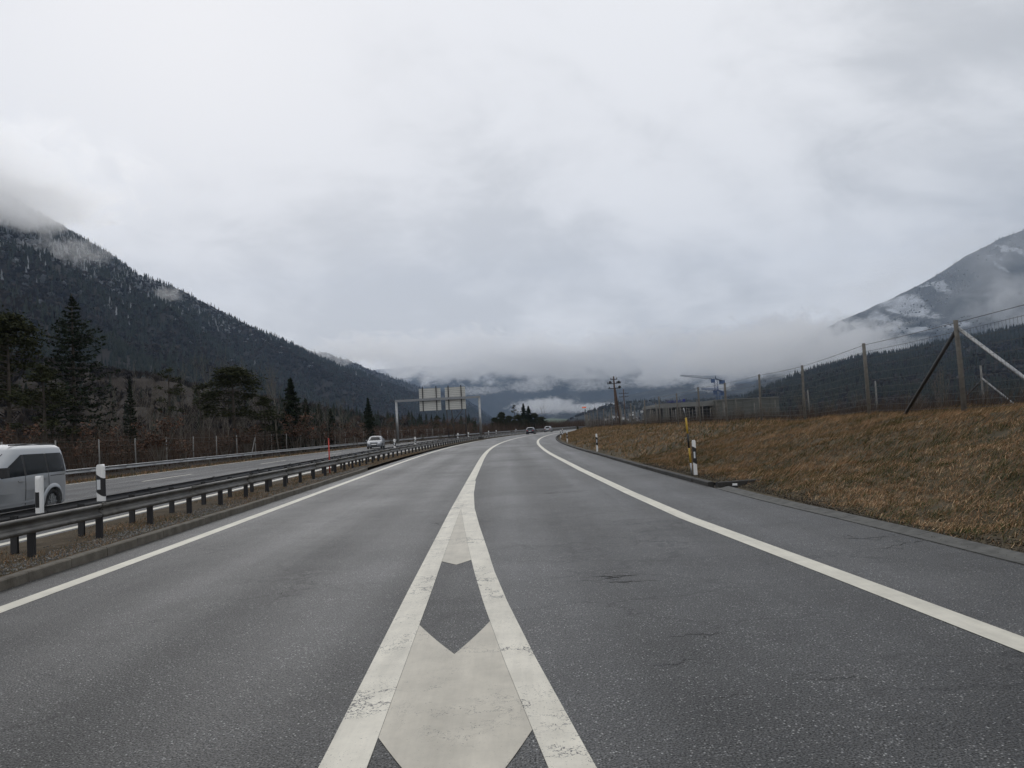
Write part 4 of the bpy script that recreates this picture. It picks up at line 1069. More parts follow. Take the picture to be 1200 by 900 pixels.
def shrub_meshes(h, seed, leaves=0, stems=26, leaf_size=.06):
    rr = random.Random(seed); st = MB(); pts = []
    for _ in range(stems):
        a = rr.uniform(0, 6.3); L = h * rr.uniform(.5, 1.05); o = rr.uniform(.1, .45) * L; p0 = Vector((rr.gauss(0, .15), rr.gauss(0, .15), -.1))
        p1 = p0 + Vector((math.cos(a) * o * .4, math.sin(a) * o * .4, L * .55)); p2 = p0 + Vector((math.cos(a) * o, math.sin(a) * o, L))
        st.tube([p0, p1, p2], [.016, .011, .005], 3, caps=False)
        for _ in range(5):
            s = rr.uniform(.3, 1); b = p1.lerp(p2, s); e = b + Vector((rr.gauss(0, .18), rr.gauss(0, .18), rr.uniform(.05, .35))) * h * .4
            st.tube([b, e], [.008, .003], 3, caps=False)
            if leaves: pts += [tuple(b.lerp(e, rr.random()) + Vector((rr.gauss(0, .06), rr.gauss(0, .06), rr.gauss(0, .06)))) for _ in range(leaves // (stems * 5) + 1)]
    out = [st.mesh('stems', BARK_P)]
    if leaves: V, F, T = leafcloud(pts, leaf_size, seed=seed, aspect=.7); out.append(np_mesh('leaves', V, F, tint=T, mats=[LEAF]))
    return out
CROWN = {'needles': 'crown', 'twigs': 'crown', 'leaves': 'leaves', 'branches': 'branches', 'trunk': 'trunk', 'stems': 'stems'}
def plant(name, meshes, loc, label, cat='tree', group=None, scale=1.0, rotz=None, sxy=None):
    t = empty(name, loc, rotz if rotz is not None else random.uniform(0, 6.3), label=label, cat=cat, group=group)
    t.scale = (sxy or scale, sxy or scale, scale)
    for m in meshes:
        o = link_obj(CROWN[m.name.split('.')[0]], m, t)
        if o.name.split('.')[0] != 'trunk': o['kind'] = 'stuff'      # twigs, needles and leaves nobody could count
    return t
def tree_at(name, meshes, mesh_h, px, ptop, Y, label, cat='tree', group=None, sxy=1.0, dy=0):
    top = at(px, ptop, Y); gz_ = ground_z(top.x, Y); s = (top.z - gz_) / mesh_h
    return plant(name, meshes, (top.x, Y, gz_), label, cat, group, s, sxy=s * sxy)
sp_big = spruce_meshes(16, 5.3, 1, gap=.60, low=.10, droop=.20, upturn=.16, density=1.0, power=.62)
sp_a = spruce_meshes(12, 2.4, 2, gap=.42, density=1.1)
sp_b = spruce_meshes(12, 2.0, 3, gap=.40, density=1.15, power=.95)
sp_c = spruce_meshes(10, 1.5, 4, gap=.42, density=.8)
sp_d = spruce_meshes(12, 3.0, 12, gap=.42, density=1.0, needle_size=.30, power=.9, low=.03)
pn_a = pine_meshes(13, 3.4, 5, low=.36, clumps=54)
pn_b = pine_meshes(12, 2.4, 6, low=.35, clumps=26)
pn_d = pine_meshes(12, 3.2, 9, low=.06, clumps=85, per=110, size=.34)
pn_c = pine_meshes(13, 1.9, 8, low=.5, clumps=16, per=70)
ba_a = bare_meshes(9, 11, .45); ba_b = bare_meshes(8, 12, .5); ba_c = bare_meshes(10, 13, .35, thin=.8); ba_d = bare_meshes(7, 14, .6, leaves=1000)
sh_a = shrub_meshes(2.6, 21, 350); sh_b = shrub_meshes(2.4, 22, 0, 34); sh_b2 = shrub_meshes(2.6, 29, 0, 22); sh_c = shrub_meshes(3.0, 23, 900, 24); sh_d = shrub_meshes(2.0, 24, 150)
tree_at('spruce_tree', sp_big, 16, 84, 344, 64, 'tall open dark spruce with long level branches behind the silver van')
tree_at('pine_tree', pn_a, 13, 8, 372, 58, 'dense olive brown conifer at the left edge of the picture', sxy=.95)
tree_at('pine_tree', pn_b, 12, -28, 340, 62, 'dark conifer cut by the left edge behind the van')
tree_at('pine_tree', pn_b, 12, 48, 430, 56, 'lower bushy conifer between the edge conifer and the tall spruce', sxy=1.2)
tree_at('spruce_tree', sp_c, 10, 152, 446, 66, 'small slender spruce right of the tall open one', sxy=1.0)
tree_at('pine_tree', pn_c, 13, 196, 432, 78, 'thin sparse pine with a bare lower trunk left of the broad olive pine')
tree_at('pine_tree', pn_a, 13, 271, 433, 80, 'broad topped olive pine above the slender bare trunks', sxy=1.5)
tree_at('pine_tree', pn_c, 13, 232, 452, 92, 'ragged pine just left of the broad olive pine')
tree_at('pine_tree', pn_b, 12, 308, 466, 84, 'dark rounded conifer right beneath the broad olive pine', sxy=1.3)
tree_at('spruce_tree', sp_d, 12, 340, 444, 98, 'pointed dark spruce, tallest of the cluster left of the gantry', sxy=1.25)
tree_at('spruce_tree', sp_d, 12, 358, 468, 104, 'dark spruce right behind the tallest of the gantry side cluster', sxy=1.2)
tree_at('spruce_tree', sp_d, 12, 373, 474, 110, 'middle small spruce of the cluster left of the gantry', sxy=1.1)
tree_at('spruce_tree', sp_d, 12, 387, 479, 112, 'rightmost small spruce of the cluster left of the gantry', sxy=1.2)
tree_at('spruce_tree', sp_d, 12, 431, 467, 125, 'lone spruce above the silver saloon car', sxy=1.0)
tree_at('spruce_tree', sp_b, 12, 322, 478, 92, 'low dark spruce at the foot of the broad olive pine', sxy=1.4)
tree_at('pine_tree', pn_b, 12, 512, 488, 190, 'small dark conifer below the two sign boards', sxy=1.2)
tree_at('pine_tree', pn_b, 12, 556, 494, 200, 'small dark conifer beside the gantry right column', sxy=1.0)
# the group at the bend
for px, pt, Y, ms, hh, lb, sx in ((588, 484, 235, pn_d, 12, 'round topped pine at the left end of the tree group at the bend', 1.0), (602, 474.5, 240, pn_c, 13, 'sparse lopsided pine in the tree group at the bend', 1.0), (613, 473, 236, sp_d, 12, 'tallest pointed spruce of the tree group at the bend', 1.2),
                                  (619, 476, 232, sp_d, 12, 'broad dark spruce joined to the tallest one at the bend', 1.6), (626, 485, 240, pn_d, 12, 'lower dark conifer right of the tallest pair at the bend', 1.5), (580, 490, 240, pn_d, 12, 'low dark conifer leftmost at the bend', 1.2), (596, 488, 236, pn_d, 12, 'short conifer in the gap of the tree group at the bend', 1.3),
                                  (634, 489, 250, pn_d, 12, 'low dark conifer at the right end of the tree group', 1.9), (607, 487, 228, pn_d, 12, 'low bushy conifer in front of the tree group at the bend', 1.3), (641, 495, 262, pn_d, 12, 'last low conifer before the far meadow', 1.6), (677, 500, 190, pn_d, 12, 'dark bush like conifer left of the fence end', 1.0),
                                  (615, 492, 225, pn_d, 12, 'lowest bushy conifer below the tallest spruce at the bend', 1.8), (590, 494, 230, pn_d, 12, 'wide low conifer below the round topped pine at the bend', 1.8)):
    tree_at('spruce_tree' if ms in (sp_a, sp_b, sp_d) else 'pine_tree', ms, hh, px, pt, Y if px > 660 else 262 + (px - 580) * .9 + (Y - 236) * .6, lb, sxy=sx)
tree_at('bare_tree', ba_c, 9.5, 635, 479, 322, 'thin bare tree sticking up right of the spruces at the bend', sxy=.9)
tree_at('bare_tree', ba_b, 8, 658, 493, 345, 'round bare tree in front of the far village', sxy=1.3)
# slim bare trees in the wood edge
rr = random.Random(31)
for i in range(46):
    px = 120 + 6.6 * i + rr.uniform(-4, 4); Y = rr.uniform(62, 84) + px * .08; ms = (ba_a, ba_b, ba_c, ba_c)[i % 4]
    top = at(px, rr.uniform(440, 482) if px < 330 else rr.uniform(476, 494), Y)
    z = ground_z(top.x, Y); s = (top.z - z) / 9.0
    plant('bare_tree', ms, (top.x, Y, z), 'slim leafless tree among the others at the edge of the wood', group='slim bare trees at the wood edge', scale=s, sxy=s * .9, rotz=rr.uniform(0, 6.3))
for i, px in enumerate((505, 520, 532, 546, 470, 452, 418)):
    tree_at('bare_tree', ba_d, 7, px, 493 + rr.uniform(-3, 3), 160, 'low reddish brown tree ' + ('under the left sign board', 'below the gap between the sign boards', 'under the right sign board', 'left of the gantry right column', 'right of the gantry left column', 'left of the gantry left column', 'left of the lone spruce')[i], group='low brown trees behind the gantry', sxy=1.3)
# shrubs with withered leaves along the fence
sp_ = [(22, 505, 47, sh_c), (100, 512, 52, sh_a), (118, 505, 56, sh_c), (140, 514, 55, sh_d), (188, 497, 56, sh_c), (160, 512, 62, sh_a), (215, 514, 64, sh_a), (240, 512, 70, sh_d), (262, 509, 74, sh_a), (290, 503, 80, sh_c), (312, 507, 84, sh_a),
       (345, 490, 92, sh_c), (360, 497, 94, sh_a), (378, 500, 98, sh_c), (396, 502, 100, sh_a), (410, 498, 104, sh_c), (425, 502, 110, sh_a), (445, 503, 118, sh_c), (458, 505, 125, sh_a), (478, 502, 140, sh_c), (495, 500, 148, sh_c), (515, 500, 155, sh_a), (530, 501, 160, sh_c), (548, 503, 168, sh_a), (566, 505, 180, sh_c), (582, 505, 185, sh_a), (600, 504, 190, sh_c), (628, 503, 200, sh_a)]
SHRUB_AT = ['showing above the roof of the silver van', 'just right of the silver van roof', 'behind the square reflector of the nearer rail-top delineators', 'at the foot of the small slender spruce, left side', 'at the foot of the thin sparse pine', 'between the slender spruce and the thin sparse pine', 'right of the thin sparse pine', 'below the ragged pine', 'left under the broad olive pine', 'right under the broad olive pine', 'below the dark rounded conifer', 'before the tallest spruce of the gantry side cluster',
    'just left of the orange roof marker', 'between the orange roof marker and the red pole', 'right of the red pole', 'between the red pole and the silver saloon car', 'directly behind the silver saloon car', 'just left of the gantry left column', 'behind the gantry left column', 'left of the left sign board, low', 'below the left sign board', 'below the gap between the two sign boards', 'below the right sign board', 'left of the gantry right column', 'right of the gantry right column', 'at the left end of the bend tree group', 'under the sparse lopsided pine at the bend', 'behind the gap between the two cars driving away']
for i, (px, pt, Y, ms) in enumerate(sp_):
    tree_at('shrub', ms, 2.6, px, pt, Y, ('tall' if ms is sh_c else 'low' if ms is sh_d else 'bushy') + ' shrub with withered brown leaves ' + SHRUB_AT[i], 'shrub', 'leafy brown shrubs along the far fence', sxy=1.25)
rr = random.Random(77)
for i in range(40):                                     # bare bushes behind the right fence
    Y = rr.uniform(30, 150); x = fence_x(Y) + rr.uniform(3, 16); z = gz(x, Y) - .05
    plant('bush', (sh_b, sh_b2)[i % 2], (x, Y, z), 'leafless grey brown bush behind the tall wire fence', 'bush', 'leafless bushes behind the tall fence', rr.uniform(.35, .8) * (1.0 if Y < 80 else 1.2), sxy=rr.uniform(.5, 1.0))
# tangle of undergrowth in the wood
def undergrowth():
    n = 26000; y = 40 + 170 * RNG.random(n) ** 1.2; r = -26.2 - 34 * RNG.random(n) ** 1.1
    pts = np.array([(rr_ + fx(yy), yy, ground_z(rr_ + fx(yy), yy) - .05) for rr_, yy in zip(r, y)])
    blades('undergrowth', pts, 1.0, 4.2, 0.05, [TWIG], .35, bend=False, wind=(0, 0), label='dark tangle of brushwood under the trees of the wood', cat='undergrowth')
    n = 16000; y = 190 + 250 * RNG.random(n); r = -25.5 - 22 * RNG.random(n)
    pts = np.array([(a + fx(b), b, ground_z(a + fx(b), b) - .05) for a, b in zip(r, y)])
    blades('undergrowth', pts, 1.2, 4.6, 0.16, [TWIG], .35, bend=False, wind=(0, 0), label='dark low brushwood along the outside of the bend', cat='undergrowth')
    n = 6000; y = 40 + 190 * RNG.random(n); r = -26.0 - 16 * RNG.random(n) ** 1.5
    pts = np.array([(a + fx(b), b, ground_z(a + fx(b), b) + .2 + 1.9 * RNG.random() ** 1.6) for a, b in zip(r, y)])
    V, F, T = leafcloud(pts, .10, seed=3, aspect=.6)
    tag(link_obj('undergrowth', np_mesh('undergrowth', V, F, tint=T * .6, mats=[LEAF])), 'withered reddish foliage low between the trunks of the wood', 'undergrowth', kind='stuff')
undergrowth()

# ------------------------------------------------------------------ far forest templates
def tpl_conifer(layers, n, seed):
    g = np.random.default_rng(seed); V = []; F = []; M = []
    for l in range(layers):
        z0 = .12 + .78 * l / layers; z1 = min(1.0, z0 + 1.35 / layers) if l < layers - 1 else 1.0; r = .26 * (1 - .86 * l / layers)
        b = len(V); V.append((g.normal(0, .01), g.normal(0, .01), z1))
        for k in range(n):
            a = 6.283 * k / n + l; q = r * (g.uniform(.85, 1.25) if k % 2 else g.uniform(.4, .7)); V.append((np.cos(a) * q, np.sin(a) * q, z0 - g.uniform(0, .06) * (k % 2)))
        for k in range(n): F.append((b, b + 1 + k, b + 1 + (k + 1) % n)); M.append(0)
    return np.array(V, float), np.array(F), np.array(M)
def tpl_bare(k, seed, wd=.03):
    g = np.random.default_rng(seed); V = []; F = []; M = []
    for i in range(k):
        a = g.uniform(0, 6.283); sp = g.uniform(.02, .34) ; z0 = g.uniform(0, .45); z1 = g.uniform(.6, 1.0) if sp < .2 else g.uniform(.5, .85)
        d = np.array([np.cos(a) * sp, np.sin(a) * sp, z1 - z0]); p = np.array([np.cos(a) * sp * .1, np.sin(a) * sp * .1, z0]); sd_ = np.array([-np.sin(a + g.uniform(-1, 1)), np.cos(a), 0]) * wd
        b = len(V); V += [p - sd_, p + sd_, p + d * .6 + sd_ * 2.2, p + d, p + d * .6 - sd_ * 2.2]; F += [(b, b + 1, b + 2), (b, b + 2, b + 4), (b + 4, b + 2, b + 3)]; M += [0, 0, 0]
    return np.array(V, float), np.array(F), np.array(M)
FAR_SP = patch_mat('far_spruce', [(0.25, (0.012, 0.015, 0.011)), (0.5, (0.020, 0.025, 0.017)), (0.8, (0.034, 0.038, 0.028))], .004, .05, attr='tint', bump=0)
FAR_BR = patch_mat('far_bare_wood', [(0.25, (0.028, 0.024, 0.021)), (0.5, (0.050, 0.040, 0.034)), (0.8, (0.085, 0.066, 0.052))], .004, .05, attr='tint', bump=0)
FAR_FR = patch_mat('frosted_wood', [(0.25, (0.13, 0.135, 0.14)), (0.5, (0.24, 0.25, 0.26)), (0.8, (0.40, 0.415, 0.43))], .004, .05, attr='tint', bump=0)

def ridged(p, oct_=5):
    s = 0; a = 1.0; f = 1.0; tot = 0
    for _ in range(oct_): s += a * (1 - abs(noise.noise(p * f) * 2)); tot += a; a *= .5; f *= 2.05
    return s / tot
def mountain(name, prof, m, nu=160, nv=60, base_frac=.45, gully=60, wl=420.0, curve=1.15, seed=0.0, back=.5, base_z=-8, edge_noise=1.0, kind='structure'):
    """prof: (px, py, dist) of the skyline; the slope comes down towards the valley floor at base_frac of that distance"""
    xs = [p[0] for p in prof]; us = np.linspace(xs[0], xs[-1], nu); G = np.zeros((nv, nu, 3))
    for i, u in enumerate(us):
        py = float(np.interp(u, xs, [p[1] for p in prof])); D = float(np.interp(u, xs, [p[2] for p in prof])); bf = base_frac if not callable(base_frac) else base_frac(u)
        top = at(u, py, D)
        for j in range(nv):
            v = j / (nv - 1) * (1 + back)
            k = bf + (1 - bf) * v
            X, Y = top.x * k, top.y * k
            if v <= 1: h = v ** curve
            else: h = 1 - (v - 1) * 1.3
            z = base_z + (top.z - base_z) * h
            q = Vector((X / wl, Y / wl, seed)); amp = gully * min(1, v * 3) * (1.0 if v < .85 else max(.12, 1 - (v - .85) * 6) if v < 1 else .15 + (v - 1))
            z += amp * (ridged(q) - .62) * 1.6 * edge_noise + amp * .3 * noise.noise(q * 4)
            G[j, i] = (X, Y, z)
    idx = np.arange(nu * nv).reshape(nv, nu)
    F = np.stack([idx[:-1, :-1], idx[:-1, 1:], idx[1:, 1:], idx[1:, :-1]], 2).reshape(-1, 4)
    o = link_obj(name, np_mesh(name, G.reshape(-1, 3), F, mats=[m], smooth=True)); tag(o, kind=kind)
    return G
def forest(name, label, G, n, hr, mats, types, vmax=.72, frost=None, seed=0, spread=(.5, .8), dens=None):
    g = np.random.default_rng(seed); nv, nu = G.shape[:2]
    jj = g.integers(0, int((nv - 1) * vmax), n * 3); ii = g.integers(0, nu - 1, n * 3)
    A = np.linalg.norm(np.cross(G[1:, :-1] - G[:-1, :-1], G[:-1, 1:] - G[:-1, :-1]), axis=2)
    wgt = A[jj, ii]; keep = g.random(n * 3) < wgt / np.percentile(wgt, 92); jj, ii = jj[keep][:n], ii[keep][:n]; n = len(jj)
    a, b = g.random(n)[:, None], g.random(n)[:, None]
    pos = G[jj, ii] * (1 - a) * (1 - b) + G[jj + 1, ii] * a * (1 - b) + G[jj, ii + 1] * (1 - a) * b + G[jj + 1, ii + 1] * a * b
    if dens is not None:
        k = np.array([dens(p) for p in pos]) > g.random(n); pos = pos[k]; n = len(pos)
    patch = np.array([noise.noise(Vector(p) / 260.0) for p in pos]) + g.normal(0, .28, n)
    con = patch > types; tid = np.where(con, g.integers(0, 3, n), 3 + g.integers(0, 3, n))
    h = g.uniform(*hr, n) * np.where(con, 1.0, .52); sx = h * np.where(con, g.uniform(.55, .8, n), g.uniform(1.7, 2.7, n))
    mi = np.where(con, 0, 1)
    if frost:
        fz_ = (pos[:, 2] - frost[0]) / (frost[1] - frost[0]) + g.normal(0, .2, n); mi = np.where((fz_ > .15 + g.random(n)) & (~con | (g.random(n) < .35)), 2, mi)
    pos[:, 2] -= h * .08
    T = TPL_FAR if mats == 'far' else TPL_MID
    V, F, M, Tn = scatter(T, tid, pos, np.stack([sx, h], 1), g.uniform(0, 6.3, n), mi_t=mi, tint=g.random(n))
    tag(link_obj(name, np_mesh(name, V, F, mi=M, tint=Tn, mats=[FAR_SP, FAR_BR, FAR_FR])), label, 'forest', kind='stuff')
TPL_FAR = [tpl_conifer(3, 6, s) for s in (1, 2, 3)] + [tpl_bare(11, s, .085) for s in (4, 5, 6)]
TPL_MID = [tpl_conifer(7, 10, s) for s in (1, 2, 3)] + [tpl_bare(46, s, .018) for s in (4, 5, 6)]

SLOPE = patch_mat('wooded_slope', [(0.3, (0.018, 0.018, 0.017)), (0.5, (0.034, 0.030, 0.027)), (0.68, (0.055, 0.048, 0.042)), (0.82, (0.13, 0.125, 0.115))], .003, .04, bump=0)
def snow_mat(name, z0, z1, low=(0.030, 0.034, 0.036), amt=.5, fields=(), grad=1.0):
    """rock and wood below, snow above; fields: (centre, radii, tilt) of snow fields and chutes"""
    m, t = new_mat(name)
    g_ = t.n('ShaderNodeNewGeometry'); p = g_.outputs['Position']; z = t.n('ShaderNodeSeparateXYZ', {0: p}).outputs[2]
    n_ = t.noise(p, .0035, 8, .68, .5); f2 = t.noise(p, .03, 6, .7); f3 = t.noise(p, .012, 6, .75)
    k = t.math('ADD', t.mapr(z, z0, z1, -.35 * grad, .5 * grad), t.math('ADD', t.math('MULTIPLY', n_, .9), t.math('MULTIPLY', f2, .5)))
    sn = t.mapr(k, .62 + (1 - amt) * .5, .80 + (1 - amt) * .5, smooth=True)
    for c, rad, tilt in fields:
        q = t.vmath('SUBTRACT', p, tuple(c)); q = t.n('ShaderNodeVectorRotate', {'Vector': q, 'Angle': tilt}, rotation_type='Y_AXIS').outputs[0]
        q = t.vmath('DIVIDE', q, rad); l = t.vmath('LENGTH', q, out=1)
        sn = t.math('MAXIMUM', sn, t.mapr(t.math('SUBTRACT', t.math('ADD', f3, t.math('MULTIPLY', f2, .5)), t.math('MULTIPLY', l, .55)), .16, .50, smooth=True))
    rock = t.ramp(f2, [(0.3, low), (0.7, tuple(c * 1.9 for c in low))])
    b = t.n('ShaderNodeBsdfPrincipled', {'Base Color': t.mix(t.math('MULTIPLY', sn, t.mapr(f3, .35, .65, .35, 1.0)), rock, (0.50, 0.52, 0.55)), 'Roughness': .9, 'Specular IOR Level': .1})
    t.n('ShaderNodeOutputMaterial', {0: b.outputs[0]}); return m
SNOW_R = snow_mat('snowy_slope', 350, 1100, low=(.045, .05, .052), amt=.50, grad=.35, fields=(
    (at(1062, 358, 4600), (90, 900, 140), -R(28)), (at(1034, 378, 4500), (40, 900, 130), -R(32)), (at(1050, 389, 4300), (170, 900, 28), R(-8)), (at(1090, 339, 4800), (45, 900, 70), -R(20)), (at(1100, 386, 4300), (60, 900, 20), 0), (at(1175, 296, 4900), (30, 900, 70), -R(10)), (at(1150, 320, 4800), (20, 900, 60), -R(15)))) ; FIELD_PTS = [(1062, 358, 22, 24), (1034, 378, 14, 22), (1050, 389, 26, 7)]
SNOW_F = snow_mat('far_snowy_slope', 0, 900, amt=.62)
FAR_HILL = patch_mat('far_hill', [(0.36, (0.012, 0.015, 0.018)), (0.5, (0.03, 0.034, 0.036)), (0.62, (0.08, 0.085, 0.08))], .006, .03, bump=0)
MEADOW = patch_mat('far_meadow', [(0.3, (0.05, 0.07, 0.045)), (0.55, (0.10, 0.13, 0.08)), (0.75, (0.2, 0.22, 0.17))], .004, .03, bump=0)

# left flank
GL = mountain('left_mountain', [(-420, 90, 2300), (-200, 140, 2300), (0, 226, 2300), (50, 254, 2320), (90, 279, 2350), (130, 303, 2400), (160, 325, 2450), (200, 338, 2500), (250, 363, 2600), (300, 388, 2750), (350, 408, 2900), (400, 432, 3100), (440, 445, 3300), (480, 460, 3600), (515, 470, 3900), (540, 477, 4100), (562, 486, 4300), (582, 499, 4500)],
              SLOPE, 220, 70, base_frac=lambda u: float(np.interp(u, [-420, 0, 300, 582], [.22, .25, .36, .75])), gully=55, wl=420, seed=1.5, curve=1.12)
forest('mountain_forest', 'leafless and spruce wood covering the left mountainside, frosted near the top', GL, 42000, (15, 27), 'far', .02, frost=(260, 560), seed=4)
GL2 = mountain('mountain_spur', [(280, 402, 4500), (340, 412, 4600), (380, 414, 4700), (420, 426, 4900), (460, 443, 5100), (500, 458, 5300), (530, 461, 5600), (560, 478, 6000), (590, 500, 6200)], SLOPE, 80, 40, base_frac=.7, gully=45, wl=500, seed=3.5)
forest('mountain_forest', 'dim wood on the second ridge behind the left mountain', GL2, 6000, (18, 30), 'far', .0, frost=(300, 600), seed=5)
GF = mountain('foothill', [(-500, 385, 420), (-200, 400, 420), (60, 428, 430), (120, 434, 440), (200, 448, 460), (300, 468, 520), (400, 486, 600), (480, 496, 700), (560, 504, 800)], FOREST_FLOOR, 120, 40, base_frac=.42, gully=7, wl=90, seed=6.5, base_z=0)
def fdens(p): return min(1, max(.15, .75 + 1.6 * noise.noise(Vector(p) / 60.0)))
forest('hillside_wood', 'brown leafless wood with scattered conifers on the low hill behind the roadside trees', GF, 3400, (6, 11), 'mid', .38, seed=6, dens=fdens)
# right flank
GR = mountain('right_mountain', [(820, 492, 4700), (860, 468, 4700), (895, 440, 4700), (925, 412, 4700), (950, 393, 4700), (985, 375, 4750), (1010, 365, 4800), (1040, 352, 4850), (1075, 334, 4900), (1100, 320, 4950), (1130, 300, 5000), (1150, 290, 5000), (1175, 277, 5050), (1200, 268, 5100), (1300, 215, 5200), (1500, 150, 5400), (1800, 110, 5600)],
              SNOW_R, 200, 90, base_frac=.62, gully=90, wl=520, seed=8.5)
forest('mountain_forest', 'frosted wood on the snowy right mountain', GR, 16000, (12, 20), 'far', .1, frost=(250, 700), seed=7, dens=lambda p: 1 if noise.noise(Vector((p[0] / 300, p[1] / 300, p[2] / 420 + 3))) < .02 else 0)
GD = mountain('dark_hill', [(780, 490, 2900), (830, 484, 2800), (870, 472, 2700), (900, 458, 2600), (930, 446, 2550), (965, 432, 2500), (1000, 424, 2450), (1060, 415, 2400), (1120, 402, 2350), (1200, 385, 2300), (1320, 360, 2250), (1700, 320, 2200)],
              SLOPE, 160, 50, base_frac=.35, gully=40, wl=380, seed=10.5)
forest('mountain_forest', 'dark wooded hill behind the tall wire fence on the right', GD, 26000, (16, 26), 'far', -.12, seed=8)
# middle distance
GV = mountain('village_hill', [(655, 499, 2400), (672, 489, 2300), (700, 479, 2300), (722, 473, 2350), (760, 470, 2450), (800, 471, 2600), (850, 466, 2700), (900, 463, 2900), (960, 470, 3000)], FAR_HILL, 80, 30, base_frac=.62, gully=12, wl=240, seed=12.5)
forest('hill_forest', 'dark wood on the low hill above the far village', GV, 2600, (10, 18), 'far', -.1, seed=9, dens=lambda p: 1.0 if p[2] > 22 else .25)
mountain('far_meadow', [(600, 500, 3400), (630, 493, 3400), (645, 490, 3400), (665, 491, 3400), (700, 489, 3500), (730, 496, 3600)], MEADOW, 40, 16, base_frac=.8, gully=8, wl=200, seed=14.5)
mountain('far_mountain', [(300, 440, 9900), (470, 432, 9500), (520, 428, 9300), (560, 425, 9200), (590, 430, 9000), (620, 436, 8800), (650, 428, 8600), (680, 418, 8500), (705, 408, 8500), (740, 418, 8600), (780, 428, 8700), (820, 420, 8700), (870, 430, 8600), (930, 425, 8500), (1000, 420, 8500)],
         SNOW_F, 180, 70, base_frac=.62, gully=260, wl=1500, seed=16.5, curve=1.3)
mountain('blue_hill', [(600, 496, 5600), (625, 486, 5600), (660, 480, 5500), (700, 472, 5400), (740, 462, 5300), (780, 455, 5300), (830, 448, 5200), (880, 450, 5200), (940, 445, 5100)], FAR_HILL, 100, 40, base_frac=.7, gully=50, wl=600, seed=18.5)

# village
rr = random.Random(9); vtx = MB().box((0, 0, 3), (9, 8, 6)).mesh('wall', HOUSE_W)
rf = MB().add([(-5, -4.6, 6.003), (5, -4.6, 6.003), (5, 4.6, 6.003), (-5, 4.6, 6.003), (-5, 0, 8.8), (5, 0, 8.8)], [(0, 1, 5, 4), (3, 4, 5, 2), (0, 4, 3), (1, 2, 5), (0, 3, 2, 1)]).mesh('roof', ROOFM)
GVf = GV.reshape(-1, 3)
for i in range(44):
    px = rr.uniform(672, 762); k = rr.uniform(.64, .80)
    u = (px - 655) / (960 - 655) * 79; i0 = int(u); j = int((k - .62) / .38 / 1.5 * 29); p = GV[j, i0] + (GV[j + 1, i0 + 1] - GV[j, i0]) * rr.random()
    t = empty('house', p, rr.uniform(-.8, .8), label='tiny white house of the far village on the slope behind the power pole', cat='house', group='houses of the far village')
    s = rr.uniform(.55, 1.0); t.scale = (s, s, s * .9)
    link_obj('wall', vtx, t); link_obj('roof', rf, t)

# ------------------------------------------------------------------ air: haze and low mist
def mist(name, label, px, py, Y, rx, ry, rz, dens, scale=2.2, thr=.42, soft=.28, seed=0.0, flat=1.0):
    c = at(px, py, Y); bm = bmesh.new(); bmesh.ops.create_icosphere(bm, subdivisions=3, radius=1.0)
    me = bpy.data.meshes.new(name); bm.to_mesh(me); bm.free()
    o = link_obj(name, me, None, c); o.scale = (rx, ry, rz)
    m = bpy.data.materials.new(name + '_air'); m.use_nodes = True; t = NT(m.node_tree)
    oc = t.n('ShaderNodeTexCoord').outputs['Object']
    l = t.vmath('LENGTH', oc, out=1)
    wv = t.vmath('MULTIPLY', oc, (rx / rz / 1.6, ry / rz / 1.6, 1.0)); wv = t.vmath('ADD', wv, (seed, seed * .7, seed * .3))
    nz = t.mapr(t.noise(wv, scale, 7, .62, .5), .28, .72, 0.0, 1.0)
    fall = t.mapr(l, .42, 1.0, 0.0, .85)
    d = t.mapr(t.math('SUBTRACT', nz, fall), thr - .30, thr - .30 + soft, 0, 1, smooth=True)
    v = t.n('ShaderNodeVolumePrincipled', {'Color': (0.998, 0.998, 0.998), 'Density': t.math('MULTIPLY', d, dens), 'Anisotropy': 0.8})
    out = t.n('ShaderNodeOutputMaterial', {'Volume': v.outputs[0]})
    me.materials.append(m); tag(o, label, 'mist', kind='stuff'); return o
mist('mist_bank', 'cloud hiding the top of the left mountain', -60, 205, 1800, 620, 260, 165, .007, seed=1.1, thr=.36, soft=.5)
mist('mist_bank', 'thick mist swallowing the frosted left summit', 0, 244, 1750, 430, 180, 100, .009, seed=2.3, thr=.38, soft=.45)
mist('mist_bank', 'mist shreds drifting down the frosted slope below the left summit', 70, 296, 1720, 240, 120, 60, .005, seed=22.3, thr=.62, soft=.3, scale=3)
mist('mist_bank', 'small wisp rising on the ridge of the left mountain', 198, 345, 2050, 62, 50, 34, .008, seed=3.3, soft=.4)
mist('mist_bank', 'cloud between the left ridge and the spur behind it', 430, 408, 4300, 600, 260, 140, .005, seed=4.4, thr=.52)
mist('mist_bank', 'broad low cloud covering the far mountains in the middle', 770, 416, 5800, 1850, 500, 310, .006, seed=5.6, scale=2.4, thr=.44)
mist('mist_bank', 'low cloud hiding the far peaks left of the middle', 545, 418, 5800, 1300, 450, 290, .006, seed=6.6, scale=2.4, thr=.44)
mist('mist_bank', 'cloud over the saddle above the tree group at the bend', 640, 422, 5700, 800, 380, 200, .006, seed=46.6, scale=2.4, thr=.46)
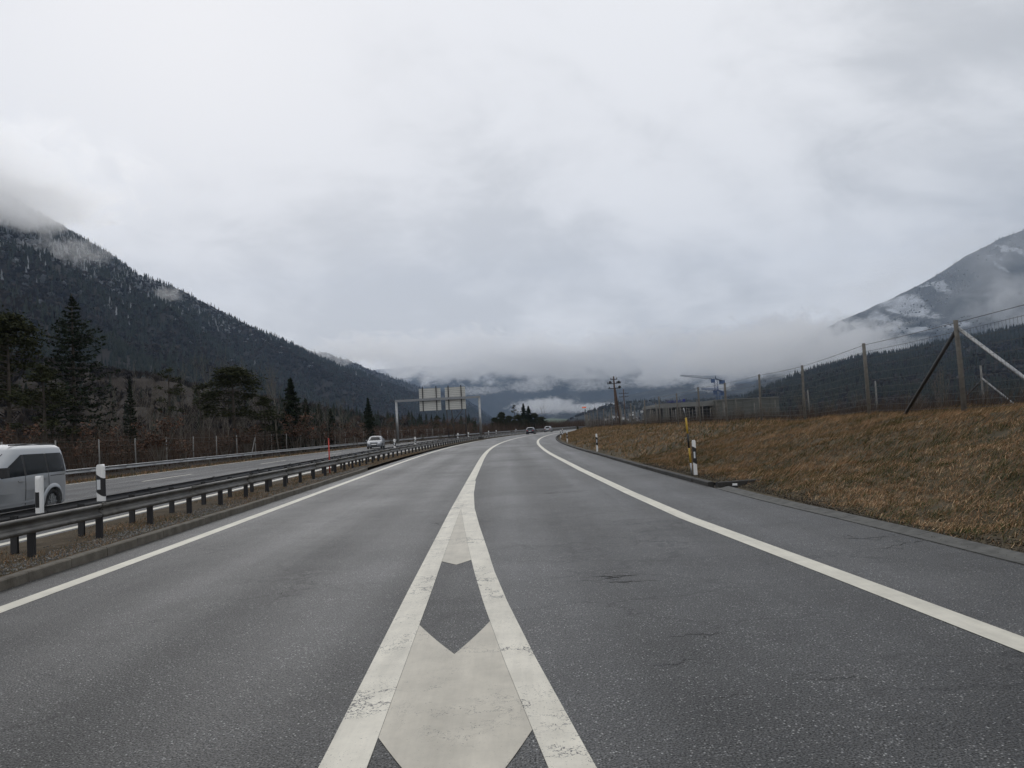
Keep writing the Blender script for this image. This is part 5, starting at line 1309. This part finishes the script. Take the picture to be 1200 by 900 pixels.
mist('mist_bank', 'ragged wisp below the low cloud left of the double power pole', 700, 452, 5300, 380, 150, 60, .008, seed=26.6, scale=3.5, thr=.60)
mist('mist_bank', 'ragged wisp below the low cloud above the right sign board', 560, 458, 5300, 340, 150, 55, .008, seed=36.6, scale=3.5, thr=.60)
mist('mist_bank', 'torn wisp hanging below the low cloud over the tree group at the bend', 625, 452, 5300, 300, 150, 75, .009, seed=51.6, scale=3.8, thr=.52)
mist('mist_bank', 'torn wisp hanging below the low cloud left of the cranes', 775, 446, 4800, 330, 150, 75, .009, seed=61.6, scale=3.8, thr=.52)
mist('mist_bank', 'pale wisp beneath the cranes and above the hall', 838, 452, 4400, 190, 140, 60, .009, seed=71.6, scale=3.4, thr=.50)
mist('mist_bank', 'bright hump of valley fog behind the tree group at the bend', 638, 476, 4900, 340, 200, 85, .02, seed=7.7, scale=3.2, thr=.50)
mist('mist_bank', 'ragged bright tail of valley fog reaching towards the double power pole', 694, 478, 4850, 380, 180, 50, .02, seed=17.7, scale=3.2, thr=.52)
mist('mist_bank', 'fog bank hanging between the dark hill and the foot of the right mountain', 930, 407, 3150, 700, 260, 175, .011, seed=8.8, thr=.34, scale=3)
mist('mist_bank', 'puff of cloud clinging to the right mountain at the picture edge', 1195, 360, 3050, 400, 220, 250, .0045, seed=9.9, thr=.56, soft=.4, scale=3.4)
mist('mist_bank', 'thin veil of cloud in front of the snowy right mountain', 1150, 330, 3100, 1000, 260, 420, .0022, seed=12.9, thr=.40, soft=.8)
mist('mist_bank', 'low cloud above the hall and the cranes', 840, 430, 4600, 760, 260, 150, .004, seed=10.2, thr=.46)

hz = MB().box((0, 5000, 1100), (24000, 12400, 2206)); o = hz.build('haze', []) 
m = bpy.data.materials.new('haze_air'); m.use_nodes = True; t = NT(m.node_tree)
v = t.n('ShaderNodeVolumePrincipled', {'Color': (0.54, 0.72, 1.0), 'Density': 0.00005, 'Anisotropy': 0.0}); t.n('ShaderNodeOutputMaterial', {'Volume': v.outputs[0]})
o.data.materials.append(m); tag(o, 'pale blue haze filling the valley air', 'haze', kind='stuff')
